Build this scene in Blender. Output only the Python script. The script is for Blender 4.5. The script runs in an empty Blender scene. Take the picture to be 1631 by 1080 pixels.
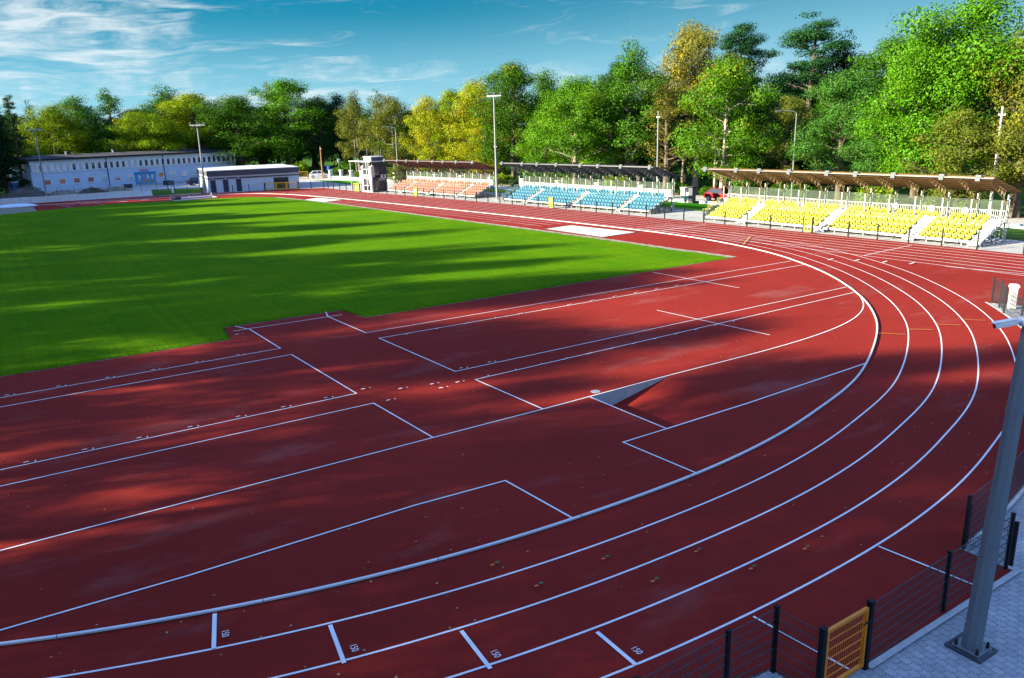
import bpy, bmesh, math, random
import numpy as np
from mathutils import Vector, Matrix
from mathutils.geometry import tessellate_polygon

random.seed(7)
SC = bpy.context.scene
COL = SC.collection
R = math.radians

# World frame: origin at the centre of the near bend, +X out of the bend towards the viewer,
# +Y towards the grandstands, metres.

# ------------------------------------------------------------------ helpers
def tag(o, label=None, cat=None, group=None, kind=None):
    if label: o['label'] = label
    if cat: o['category'] = cat
    if group: o['group'] = group
    if kind: o['kind'] = kind
    return o

def empty(name, loc=(0, 0, 0), rz=0.0):
    o = bpy.data.objects.new(name, None)
    o.empty_display_size = .3
    o.location = loc
    o.rotation_euler = (0, 0, rz)
    COL.objects.link(o)
    return o

def link(name, me, parent=None):
    o = bpy.data.objects.new(name, me)
    COL.objects.link(o)
    if parent is not None: o.parent = parent
    return o

class MB:
    """collects shapes and links them as one mesh object"""
    def __init__(s): s.v = []; s.f = []
    def add(s, vs, fs):
        b = len(s.v)
        s.v += [tuple(p) for p in vs]
        s.f += [tuple(b + i for i in f) for f in fs]
        return s
    def box(s, c, d, rz=0.0, rx=0.0, ry=0.0):
        m = Matrix.Rotation(rz, 3, 'Z') @ Matrix.Rotation(ry, 3, 'Y') @ Matrix.Rotation(rx, 3, 'X')
        vs = []
        for x in (-.5, .5):
            for y in (-.5, .5):
                for z in (-.5, .5):
                    vs.append(Vector(c) + m @ Vector((x * d[0], y * d[1], z * d[2])))
        return s.add(vs, [(0, 1, 3, 2), (4, 6, 7, 5), (0, 4, 5, 1), (2, 3, 7, 6), (0, 2, 6, 4), (1, 5, 7, 3)])
    def bb(s, a, b):
        return s.box([(a[i] + b[i]) / 2 for i in range(3)], [abs(b[i] - a[i]) for i in range(3)])
    def tube(s, p, q, r0, r1=None, n=8, cap=True):
        r1 = r0 if r1 is None else r1
        p, q = Vector(p), Vector(q)
        d = (q - p).normalized()
        a = d.orthogonal().normalized()
        b = d.cross(a)
        vs = []
        for c, r in ((p, r0), (q, r1)):
            for i in range(n):
                t = 2 * math.pi * i / n
                vs.append(c + (a * math.cos(t) + b * math.sin(t)) * r)
        fs = [(i, (i + 1) % n, n + (i + 1) % n, n + i) for i in range(n)]
        if cap: fs += [tuple(reversed(range(n))), tuple(range(n, 2 * n))]
        return s.add(vs, fs)
    def bar(s, p, q, w, h=None):
        """square bar from p to q"""
        h = w if h is None else h
        p, q = Vector(p), Vector(q)
        d = (q - p).normalized()
        up = Vector((0, 0, 1)) if abs(d.z) < .95 else Vector((0, 1, 0))
        a = d.cross(up).normalized() * w / 2
        b = a.cross(d).normalized() * h / 2
        vs = [c + i * a + j * b for c in (p, q) for i, j in ((-1, -1), (1, -1), (1, 1), (-1, 1))]
        return s.add(vs, [(3, 2, 1, 0), (4, 5, 6, 7), (0, 1, 5, 4), (1, 2, 6, 5), (2, 3, 7, 6), (3, 0, 4, 7)])
    def chain(s, pts, rad, n=7):
        """tapered tube through points"""
        P = [Vector(p) for p in pts]
        ring = []
        for i, p in enumerate(P):
            d = (P[min(i + 1, len(P) - 1)] - P[max(i - 1, 0)]).normalized()
            a = d.cross(Vector((.31, .95, .05))).normalized()
            b = d.cross(a)
            ring.append([p + (a * math.cos(2 * math.pi * k / n) + b * math.sin(2 * math.pi * k / n)) * rad[i] for k in range(n)])
        vs = [v for r in ring for v in r]
        fs = []
        for i in range(len(P) - 1):
            for k in range(n):
                fs.append((i * n + k, i * n + (k + 1) % n, (i + 1) * n + (k + 1) % n, (i + 1) * n + k))
        fs.append(tuple(range((len(P) - 1) * n, len(P) * n)))
        return s.add(vs, fs)
    def prism(s, poly, a, b, axis='y'):
        """extrude a 2d outline (u, z) along an axis from a to b"""
        n = len(poly)
        def P(u, z, t):
            return (u, t, z) if axis == 'y' else ((t, u, z) if axis == 'x' else (u, z, t))
        vs = [P(u, z, a) for u, z in poly] + [P(u, z, b) for u, z in poly]
        fs = [(i, (i + 1) % n, n + (i + 1) % n, n + i) for i in range(n)] + [tuple(reversed(range(n))), tuple(range(n, 2 * n))]
        return s.add(vs, fs)
    def poly(s, pts, z):
        """flat filled polygon, facing up"""
        vs = [(p[0], p[1], z) for p in pts]
        fs = []
        for t in tessellate_polygon([[Vector((p[0], p[1], 0)) for p in pts]]):
            fs.append(t)
        return s.add(vs, fs)
    def ribbon(s, pts, w, z, off=0.0):
        """flat strip of width w along a path"""
        P = [Vector((p[0], p[1])) for p in pts]
        vs = []
        for i, p in enumerate(P):
            d0 = (P[i] - P[i - 1]).normalized() if i > 0 else (P[1] - P[0]).normalized()
            d1 = (P[i + 1] - P[i]).normalized() if i < len(P) - 1 else d0
            d = (d0 + d1).normalized()
            nrm = Vector((-d.y, d.x)) / max(.5, d.dot(d1))
            vs += [(p.x + nrm.x * (off + w / 2), p.y + nrm.y * (off + w / 2), z), (p.x + nrm.x * (off - w / 2), p.y + nrm.y * (off - w / 2), z)]
        fs = [(2 * i, 2 * i + 1, 2 * i + 3, 2 * i + 2) for i in range(len(P) - 1)]
        return s.add(vs, fs)
    def mesh(s, name, mat, smooth=False, bevel=0):
        me = bpy.data.meshes.new(name)
        me.from_pydata(s.v, [], s.f)
        bm = bmesh.new(); bm.from_mesh(me)
        bmesh.ops.recalc_face_normals(bm, faces=bm.faces)
        if bevel:
            bmesh.ops.bevel(bm, geom=list(bm.edges), offset=bevel, segments=2, affect='EDGES', profile=.6)
        bm.to_mesh(me); bm.free()
        if mat: me.materials.append(mat)
        if smooth:
            for p in me.polygons: p.use_smooth = True
            try: me.set_sharp_from_angle(angle=R(40))
            except Exception: pass
        return me
    def build(s, name, mat, parent=None, smooth=False, bevel=0):
        return link(name, s.mesh(name, mat, smooth, bevel), parent)
    def flat(s, name, mat, parent=None):
        """sheets: make every face look up"""
        me = bpy.data.meshes.new(name)
        me.from_pydata(s.v, [], s.f)
        bm = bmesh.new(); bm.from_mesh(me)
        for f in bm.faces:
            f.normal_update()
            if f.normal.z < 0: f.normal_flip()
        bm.to_mesh(me); bm.free()
        me.materials.append(mat)
        return link(name, me, parent)

def copy_tree(o, parent=None):
    c = o.copy(); COL.objects.link(c); c.parent = parent
    for ch in o.children: copy_tree(ch, c)
    return c

def text_mesh(s, size, mb, at, ang, z, squeeze=1.0):
    """flat lettering laid on the ground or turned by a matrix"""
    cu = bpy.data.curves.new('lettering', 'FONT'); cu.body = s; cu.size = size; cu.resolution_u = 3
    ob = bpy.data.objects.new('lettering', cu); COL.objects.link(ob)
    dg = bpy.context.evaluated_depsgraph_get()
    me = ob.evaluated_get(dg).to_mesh()
    c, sn = math.cos(ang), math.sin(ang)
    vs = [(at[0] + c * v.co.x * squeeze - sn * v.co.y, at[1] + sn * v.co.x * squeeze + c * v.co.y, z) for v in me.vertices]
    fs = [tuple(p.vertices) for p in me.polygons]
    ob.evaluated_get(dg).to_mesh_clear()
    bpy.data.objects.remove(ob); bpy.data.curves.remove(cu)
    mb.add(vs, fs)

def lettering_raw(s, size):
    cu = bpy.data.curves.new('lettering', 'FONT'); cu.body = s; cu.size = size; cu.resolution_u = 2
    cu.align_x = 'CENTER'
    ob = bpy.data.objects.new('lettering', cu); COL.objects.link(ob)
    dg = bpy.context.evaluated_depsgraph_get()
    me = ob.evaluated_get(dg).to_mesh()
    vs = [(v.co.x, v.co.y) for v in me.vertices]; fs = [tuple(p.vertices) for p in me.polygons]
    ob.evaluated_get(dg).to_mesh_clear()
    bpy.data.objects.remove(ob); bpy.data.curves.remove(cu)
    return vs, fs

# ------------------------------------------------------------------ materials
def mat(name, col=(.5, .5, .5), rough=.6, metal=0.0, var=0.0, vscale=8.0, bump=0.0, bscale=60.0, spec=.4):
    m = bpy.data.materials.new(name); m.use_nodes = True
    nt = m.node_tree; N = nt.nodes; L = nt.links
    b = N['Principled BSDF']
    b.inputs['Base Color'].default_value = (*col, 1); b.inputs['Roughness'].default_value = rough
    b.inputs['Metallic'].default_value = metal; b.inputs['Specular IOR Level'].default_value = spec
    tc = N.new('ShaderNodeTexCoord')
    if var:
        n = N.new('ShaderNodeTexNoise'); n.inputs['Scale'].default_value = vscale; n.inputs['Detail'].default_value = 8; n.inputs['Roughness'].default_value = .65
        L.new(tc.outputs['Object'], n.inputs['Vector'])
        mr = N.new('ShaderNodeMapRange'); mr.inputs[1].default_value = .25; mr.inputs[2].default_value = .75
        mr.inputs[3].default_value = 1 - var; mr.inputs[4].default_value = 1 + var
        L.new(n.outputs['Fac'], mr.inputs[0])
        mx = N.new('ShaderNodeMix'); mx.data_type = 'RGBA'; mx.blend_type = 'MULTIPLY'; mx.inputs[0].default_value = 1
        mx.inputs[6].default_value = (*col, 1)
        L.new(mr.outputs[0], mx.inputs[7]); L.new(mx.outputs[2], b.inputs['Base Color'])
    if bump:
        n2 = N.new('ShaderNodeTexNoise'); n2.inputs['Scale'].default_value = bscale; n2.inputs['Detail'].default_value = 4
        L.new(tc.outputs['Object'], n2.inputs['Vector'])
        bp = N.new('ShaderNodeBump'); bp.inputs['Strength'].default_value = bump; bp.inputs['Distance'].default_value = .02
        L.new(n2.outputs['Fac'], bp.inputs['Height']); L.new(bp.outputs[0], b.inputs['Normal'])
    return m

class NT:
    """small node-tree helper"""
    def __init__(s, name):
        s.m = bpy.data.materials.new(name); s.m.use_nodes = True
        s.t = s.m.node_tree; s.b = s.t.nodes['Principled BSDF']; s.out = s.t.nodes['Material Output']
    def n(s, kind, **kw):
        o = s.t.nodes.new('ShaderNode' + kind)
        for k, v in kw.items(): setattr(o, k, v)
        return o
    def l(s, a, b): s.t.links.new(a, b)
    def noise(s, vec, scale, detail=4, rough=.6, dist=0):
        o = s.n('TexNoise'); o.inputs['Scale'].default_value = scale; o.inputs['Detail'].default_value = detail
        o.inputs['Roughness'].default_value = rough; o.inputs['Distortion'].default_value = dist
        s.l(vec, o.inputs['Vector']); return o.outputs['Fac']
    def rng(s, v, a, b, c, d):
        o = s.n('MapRange'); s.l(v, o.inputs[0])
        for i, q in enumerate((a, b, c, d)): o.inputs[i + 1].default_value = q
        return o.outputs[0]
    def math(s, op, a, b=None):
        o = s.n('Math', operation=op)
        for i, q in enumerate((a, b)):
            if q is None: continue
            if isinstance(q, (int, float)): o.inputs[i].default_value = q
            else: s.l(q, o.inputs[i])
        return o.outputs[0]
    def mix(s, fac, a, b, blend='MIX'):
        o = s.n('Mix', data_type='RGBA', blend_type=blend)
        for i, q in ((0, fac), (6, a), (7, b)):
            if isinstance(q, (int, float)): o.inputs[i].default_value = q
            elif isinstance(q, tuple): o.inputs[i].default_value = (*q, 1) if len(q) == 3 else q
            else: s.l(q, o.inputs[i])
        return o.outputs[2]
    def obj(s):
        return s.n('TexCoord').outputs['Object']
    def mapped(s, vec, scale=(1, 1, 1), rot=(0, 0, 0), loc=(0, 0, 0)):
        o = s.n('Mapping'); s.l(vec, o.inputs[0])
        o.inputs[1].default_value = loc; o.inputs[2].default_value = rot; o.inputs[3].default_value = scale
        return o.outputs[0]
    def bump(s, h, strength, dist=.02):
        o = s.n('Bump'); o.inputs['Strength'].default_value = strength; o.inputs['Distance'].default_value = dist
        s.l(h, o.inputs['Height']); s.l(o.outputs[0], s.b.inputs['Normal'])

def m_tartan():
    q = NT('red_tartan'); v = q.obj()
    big = q.rng(q.noise(v, .11, 5, .6), .3, .7, .86, 1.12)
    mid = q.rng(q.noise(v, 1.7, 5, .7), .3, .7, .93, 1.07)
    gr = q.rng(q.noise(v, 120, 2, .9), .3, .7, .5, 1.5)
    gr2 = q.rng(q.noise(v, 30, 4, .85), .3, .7, .78, 1.22)
    k = q.math('MULTIPLY', q.math('MULTIPLY', big, mid), q.math('MULTIPLY', gr, gr2))
    c = q.mix(1.0, TARTAN, k, 'MULTIPLY')
    # dusty worn stains along the grass side
    dust = q.rng(q.noise(q.mapped(v, (.35, .12, 1)), 1.2, 6, .65), .56, .76, 0, .22)
    c = q.mix(dust, c, (.32, .22, .2))
    q.l(c, q.b.inputs['Base Color'])
    q.b.inputs['Roughness'].default_value = .9; q.b.inputs['Specular IOR Level'].default_value = .06
    q.bump(q.noise(v, 190, 2, .7), .35, .006)
    return q.m

def m_grass(name, a, b, c, stripes=True):
    q = NT(name); v = q.obj()
    n1 = q.noise(v, .22, 6, .6); n2 = q.noise(v, 2.6, 6, .75); n3 = q.noise(q.mapped(v, (1, 1, 1)), 22, 4, .8)
    col = q.mix(q.rng(n1, .32, .68, 0, 1), a, b)
    col = q.mix(q.rng(n2, .35, .75, 0, .55), col, c)
    col = q.mix(1.0, col, q.rng(n3, .25, .75, .6, 1.4), 'MULTIPLY')
    if stripes:
        sx = q.n('SeparateXYZ'); q.l(v, sx.inputs[0])
        w = q.math('SUBTRACT', q.noise(q.mapped(v, (.02, 2.6, 1)), 1.0, 5, .75), .5)
        w2 = q.math('SUBTRACT', q.noise(q.mapped(v, (3.4, .03, 1)), 1.0, 5, .75), .5)
        st = q.math('ADD', q.math('MULTIPLY', w, .75), q.math('MULTIPLY', w2, .85))
        col = q.mix(1.0, col, q.math('ADD', st, 1.0), 'MULTIPLY')
        bare = q.rng(q.noise(v, .55, 7, .72), .60, .78, 0, .45)
        col = q.mix(bare, col, (.12, .16, .04))
    q.l(col, q.b.inputs['Base Color'])
    q.b.inputs['Roughness'].default_value = .95; q.b.inputs['Specular IOR Level'].default_value = .02
    q.bump(q.noise(v, 30, 5, .85), .9, .05)
    return q.m

def m_pavers():
    q = NT('grey_interlocking_pavers'); v = q.obj()
    w = q.mapped(v, (1, 1, 1), (0, 0, R(8)))
    sx = q.n('SeparateXYZ'); q.l(w, sx.inputs[0])
    zz = q.math('MULTIPLY', q.math('PINGPONG', q.math('ADD', sx.outputs[0], 50.0), .05), .55)
    zy = q.math('MULTIPLY', q.math('PINGPONG', q.math('ADD', sx.outputs[1], 50.0), .08), .45)
    cb = q.n('CombineXYZ'); q.l(q.math('ADD', sx.outputs[0], zy), cb.inputs[0]); q.l(q.math('ADD', sx.outputs[1], zz), cb.inputs[1])
    br = q.n('TexBrick'); q.l(cb.outputs[0], br.inputs['Vector'])
    br.inputs['Scale'].default_value = 1; br.inputs['Brick Width'].default_value = .2; br.inputs['Row Height'].default_value = .16
    br.inputs['Mortar Size'].default_value = .007; br.inputs['Mortar Smooth'].default_value = .3
    br.inputs['Color1'].default_value = (.30, .31, .32, 1); br.inputs['Color2'].default_value = (.38, .385, .39, 1); br.inputs['Mortar'].default_value = (.14, .14, .14, 1)
    k = q.rng(q.noise(v, .8, 6, .7), .3, .7, .75, 1.2)
    k2 = q.rng(q.noise(v, 90, 3, .7), .3, .7, .85, 1.15)
    c = q.mix(1.0, br.outputs['Color'], q.math('MULTIPLY', k, k2), 'MULTIPLY')
    q.l(q.mix(q.rng(q.noise(v, 1.9, 8, .8), .66, .74, 0, .45), c, (.6, .6, .6)), q.b.inputs['Base Color'])
    q.b.inputs['Roughness'].default_value = .85
    q.bump(q.math('SUBTRACT', 1.0, br.outputs['Fac']), .6, .008)
    return q.m

def m_paint(name, col, wear=.35):
    q = NT(name); v = q.obj()
    k = q.rng(q.noise(v, 45, 5, .8), .35, .65, 1 - wear * .5, 1.0)
    k2 = q.rng(q.noise(v, .9, 4, .6), .3, .7, 1 - wear * .5, 1.0)
    q.l(q.mix(1.0, col, q.math('MULTIPLY', k, k2), 'MULTIPLY'), q.b.inputs['Base Color'])
    q.b.inputs['Roughness'].default_value = .7
    return q.m

def m_leaf():
    """foliage: tint and share of autumn colour come from each tree (object colour and alpha)"""
    q = NT('foliage'); oi = q.n('ObjectInfo'); g = q.n('NewGeometry')
    tc = q.n('TexCoord')
    base = oi.outputs['Color']
    rnd = g.outputs['Random Per Island']
    # a patchy turn to yellow
    patch = q.noise(tc.outputs['Object'], .28, 3, .6)
    thr = q.math('SUBTRACT', .78, q.math('MULTIPLY', oi.outputs['Alpha'], .5))
    t = q.math('ADD', q.math('MULTIPLY', q.math('SUBTRACT', patch, thr), 3.2), q.math('MULTIPLY', q.math('SUBTRACT', rnd, .5), .9))
    cl = q.n('Clamp'); q.l(t, cl.inputs[0])
    hue = q.mix(q.math('FRACT', q.math('MULTIPLY', rnd, 13.7)), (.42, .33, .008), (.30, .20, .018))
    c = q.mix(q.math('MULTIPLY', cl.outputs[0], q.math('MINIMUM', q.math('MULTIPLY', oi.outputs['Alpha'], 3.0), 1.0)), base, hue)
    k = q.rng(q.math('FRACT', q.math('MULTIPLY', rnd, 7.3)), 0, 1, .78, 1.22)
    c = q.mix(1.0, c, k, 'MULTIPLY')
    k3 = q.rng(q.noise(tc.outputs['Object'], .9, 3, .6), .3, .7, .75, 1.25)
    c = q.mix(1.0, c, k3, 'MULTIPLY')
    d = q.n('BsdfDiffuse'); tr = q.n('BsdfTranslucent'); gl = q.n('BsdfGlossy'); gl.inputs['Roughness'].default_value = .45
    gl.inputs['Color'].default_value = (.9, .95, 1, 1)
    q.l(c, d.inputs[0]); q.l(q.mix(1.0, c, (1.25, 1.15, .55), 'MULTIPLY'), tr.inputs[0])
    a = q.n('MixShader'); a.inputs[0].default_value = .27; q.l(d.outputs[0], a.inputs[1]); q.l(tr.outputs[0], a.inputs[2])
    b = q.n('MixShader'); b.inputs[0].default_value = .006; q.l(a.outputs[0], b.inputs[1]); q.l(gl.outputs[0], b.inputs[2])
    q.l(b.outputs[0], q.out.inputs['Surface'])
    return q.m

def m_roof(name, col):
    """tinted corrugated plastic sheet that lets some light through"""
    q = NT(name); v = q.obj()
    k = q.rng(q.noise(q.mapped(v, (1, .15, 1)), 6, 4, .6), .3, .7, .8, 1.2)
    c = q.mix(1.0, col, k, 'MULTIPLY')
    d = q.n('BsdfDiffuse'); tr = q.n('BsdfTranslucent'); gl = q.n('BsdfGlossy'); gl.inputs['Roughness'].default_value = .25
    q.l(c, d.inputs[0]); q.l(c, tr.inputs[0])
    a = q.n('MixShader'); a.inputs[0].default_value = .45; q.l(d.outputs[0], a.inputs[1]); q.l(tr.outputs[0], a.inputs[2])
    b = q.n('MixShader'); b.inputs[0].default_value = .06; q.l(a.outputs[0], b.inputs[1]); q.l(gl.outputs[0], b.inputs[2])
    q.l(b.outputs[0], q.out.inputs['Surface'])
    return q.m

def m_glass(name, tint=(.75, .85, .85), clear=.7):
    q = NT(name)
    t = q.n('BsdfTransparent'); t.inputs[0].default_value = (*tint, 1)
    g = q.n('BsdfGlossy'); g.inputs['Roughness'].default_value = .05
    d = q.n('BsdfDiffuse'); d.inputs[0].default_value = (.45, .5, .5, 1)
    a = q.n('MixShader'); a.inputs[0].default_value = .35; q.l(g.outputs[0], a.inputs[1]); q.l(d.outputs[0], a.inputs[2])
    b = q.n('MixShader'); b.inputs[0].default_value = clear; q.l(a.outputs[0], b.inputs[1]); q.l(t.outputs[0], b.inputs[2])
    q.l(b.outputs[0], q.out.inputs['Surface'])
    return q.m

def m_bark():
    q = NT('bark'); v = q.obj()
    n = q.noise(q.mapped(v, (6, 6, 1.2)), 2.2, 6, .7, .4)
    q.l(q.mix(q.rng(n, .3, .7, 0, 1), (.05, .035, .025), (.17, .135, .10)), q.b.inputs['Base Color'])
    q.b.inputs['Roughness'].default_value = .95
    q.bump(n, .8, .06)
    return q.m

def m_galv():
    q = NT('galvanised_steel'); v = q.obj()
    vo = q.n('TexVoronoi'); vo.inputs['Scale'].default_value = 38; q.l(v, vo.inputs['Vector'])
    sp = q.n('SeparateColor'); q.l(vo.outputs['Color'], sp.inputs[0])
    k = q.rng(sp.outputs[0], 0, 1, .93, 1.06)
    k2 = q.rng(q.noise(q.mapped(v, (4, 4, .6)), 1.2, 6, .7), .3, .7, .85, 1.08)
    q.l(q.mix(1.0, (.20, .22, .235), q.math('MULTIPLY', k, k2), 'MULTIPLY'), q.b.inputs['Base Color'])
    q.b.inputs['Metallic'].default_value = .35; q.b.inputs['Roughness'].default_value = .5
    return q.m

TARTAN = (.205, .0178, .0128)
M = {}
M['tartan'] = m_tartan()
M['pitch'] = m_grass('pitch_turf', (.022, .135, .002), (.072, .185, .001), (.155, .210, .001))
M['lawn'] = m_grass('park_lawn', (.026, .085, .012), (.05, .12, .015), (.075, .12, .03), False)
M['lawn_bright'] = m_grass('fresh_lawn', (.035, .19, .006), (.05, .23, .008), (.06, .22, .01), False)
M['litter'] = mat('leaf_littered_verge', (.30, .22, .07), .95, var=.45, vscale=3, bump=.5, bscale=25)
M['pavers'] = m_pavers()
M['white_line'] = m_paint('white_line_paint', (.86, .86, .86))
M['yellow_line'] = m_paint('yellow_line_paint', (.55, .33, .02), .5)
M['orange_mark'] = m_paint('orange_mark_paint', (.75, .16, .01), .3)
M['green_mark'] = m_paint('green_mark_paint', (.005, .16, .07), .3)
M['alu'] = mat('white_aluminium', (.62, .63, .64), .45, .1, var=.06, vscale=12)
M['galv'] = m_galv()
M['anthracite'] = mat('anthracite_coating', (.009, .010, .013), .55, 0, var=.15, vscale=20, spec=.15)
M['wire'] = mat('dark_wire', (.045, .05, .06), .5, .2)
M['orange'] = mat('orange_coating', (.74, .22, .005), .45, 0, var=.1, vscale=5)
M['amber'] = mat('amber_coating', (.68, .40, .012), .45, 0, var=.1, vscale=5)
M['concrete'] = mat('concrete', (.42, .42, .41), .9, 0, var=.22, vscale=5, bump=.25, bscale=50)
M['pale_concrete'] = mat('pale_concrete', (.70, .70, .685), .9, 0, var=.16, vscale=3, bump=.2, bscale=40)
M['asphalt'] = mat('asphalt', (.085, .085, .088), .9, 0, var=.25, vscale=1.2, bump=.3, bscale=120)
M['yard'] = mat('pale_asphalt_yard', (.36, .355, .35), .92, 0, var=.16, vscale=.8, bump=.25, bscale=90)
M['sand'] = mat('white_sand', (.55, .53, .48), .95, 0, var=.3, vscale=1.5, bump=.6, bscale=16)
M['grit'] = mat('gritty_edging', (.20, .185, .13), .95, 0, var=.35, vscale=6, bump=.6, bscale=30)
M['soil'] = mat('dark_soil', (.075, .062, .05), .95, 0, var=.4, vscale=2.5, bump=.9, bscale=9)
M['seat_yellow'] = mat('yellow_seat_plastic', (.40, .385, .035), .6, 0, var=.04, vscale=3, spec=.08)
M['seat_blue'] = mat('blue_seat_plastic', (.045, .16, .26), .6, 0, var=.04, vscale=3, spec=.1)
M['seat_red'] = mat('red_seat_plastic', (.30, .14, .11), .6, 0, var=.12, vscale=3, spec=.1)
M['roof_yellow'] = m_roof('amber_roof_sheet', (.46, .31, .155))
M['roof_blue'] = m_roof('slate_roof_sheet', (.085, .088, .12))
M['roof_red'] = m_roof('maroon_roof_sheet', (.25, .085, .075))
M['truss_yellow'] = mat('bronze_truss', (.26, .175, .095), .5, .1)
M['truss_blue'] = mat('slate_truss', (.10, .11, .15), .5, .1)
M['truss_red'] = mat('maroon_truss', (.13, .05, .05), .5, .1)
M['white_metal'] = mat('white_metal', (.40, .41, .42), .4, .05, var=.06, vscale=6)
M['grey_metal'] = mat('grey_metal', (.34, .36, .38), .45, .2, var=.1, vscale=6)
M['dark_steel'] = mat('dark_steel', (.06, .065, .075), .5, .3, var=.1, vscale=6)
M['glass'] = m_glass('clear_screen', (.86, .92, .90), .86)
M['pane'] = mat('dark_window_glass', (.035, .04, .05), .08, 0, spec=.8)
M['pane_light'] = mat('curtained_glass', (.45, .47, .50), .15, 0, var=.3, vscale=4, spec=.7)
M['pane_red'] = mat('brown_blind_glass', (.34, .12, .09), .2, 0, var=.2, vscale=6, spec=.6)
M['pane_teal'] = mat('teal_frosted_glass', (.10, .38, .40), .2, 0, var=.2, vscale=4, spec=.6)
M['pane_sign'] = mat('orange_poster', (.62, .27, .06), .5, 0, var=.3, vscale=5)
M['plaster_blue'] = mat('grey_blue_plaster', (.48, .58, .70), .9, 0, var=.10, vscale=1.2, bump=.15, bscale=40)
M['plaster_white'] = mat('white_plaster', (.58, .60, .64), .9, 0, var=.07, vscale=1.0, bump=.12, bscale=40)
M['plaster_pink'] = mat('pinkish_plaster', (.55, .45, .40), .9, 0, var=.1, vscale=1.2)
M['panel_dark'] = mat('dark_grey_cladding', (.036, .042, .062), .55, .1, var=.12, vscale=2)
M['panel_grey'] = mat('mid_grey_cladding', (.075, .08, .10), .55, .1, var=.12, vscale=2)
M['roof_felt'] = mat('dark_roof_felt', (.022, .024, .03), .9, 0, var=.3, vscale=1.5, bump=.3, bscale=20)
M['door_blue'] = mat('bright_blue_door', (.02, .30, .62), .4, 0, var=.06, vscale=3)
M['sign_red'] = mat('red_sign', (.55, .02, .04), .45)
M['sign_blue'] = mat('blue_sign', (.02, .10, .55), .45)
M['rust'] = mat('rusty_brown_wood', (.26, .13, .06), .9, 0, var=.3, vscale=6)
M['brick'] = mat('chimney_brick', (.28, .12, .08), .95, 0, var=.3, vscale=10)
M['car_white'] = mat('white_car_paint', (.78, .79, .80), .2, 0, spec=.6)
M['car_red'] = mat('red_car_paint', (.15, .008, .013), .2, 0, spec=.6)
M['tyre'] = mat('tyre_rubber', (.015, .015, .015), .9)
M['lamp_glass'] = mat('lamp_lens', (.65, .68, .70), .1, 0, spec=.8)
M['tail'] = mat('tail_lamp_red', (.4, .01, .01), .2)
M['leaf'] = m_leaf()
M['bark'] = m_bark()
M['pale_bark'] = mat('pale_bark', (.30, .26, .21), .95, 0, var=.35, vscale=3, bump=.8, bscale=14)
M['dry_leaf'] = mat('dry_leaf', (.34, .22, .10), .8, 0, var=.5, vscale=2)
M['pilaster'] = mat('white_pilaster', (.90, .91, .92), .6)
M['white_plastic'] = mat('white_plastic', (.74, .75, .77), .35)
M['black_plastic'] = mat('black_plastic', (.02, .02, .022), .4)
M['tarp'] = mat('pale_blue_tarpaulin', (.62, .72, .80), .45, 0, var=.08, vscale=2)

# ------------------------------------------------------------------ camera, sun, sky
cam = bpy.data.cameras.new('camera'); CAM = bpy.data.objects.new('camera', cam); COL.objects.link(CAM)
cam.sensor_width = 36.0; cam.lens = 36.0 * 1254.615 / 1631.0
cam.clip_start = .1; cam.clip_end = 3000
rm = Matrix(((0.551197, -0.20127, 0.809736), (0.833885, 0.166154, -0.526335), (-0.028606, 0.965341, 0.25942)))
CAM.matrix_world = Matrix.Translation((46.9838, -12.2295, 9.0382)) @ rm.to_4x4()
SC.camera = CAM

SUN_EL, SUN_AZ = R(19), R(198.5)       # azimuth clockwise from +Y
sd = Vector((math.sin(SUN_AZ) * math.cos(SUN_EL), math.cos(SUN_AZ) * math.cos(SUN_EL), math.sin(SUN_EL)))
sl = bpy.data.lights.new('sun', 'SUN'); sl.energy = 4.6; sl.angle = R(.8); sl.color = (1.0, .90, .63)
SUN = bpy.data.objects.new('sun', sl); COL.objects.link(SUN)
SUN.rotation_euler = sd.to_track_quat('Z', 'Y').to_euler()
SUN.location = sd * 200

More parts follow.
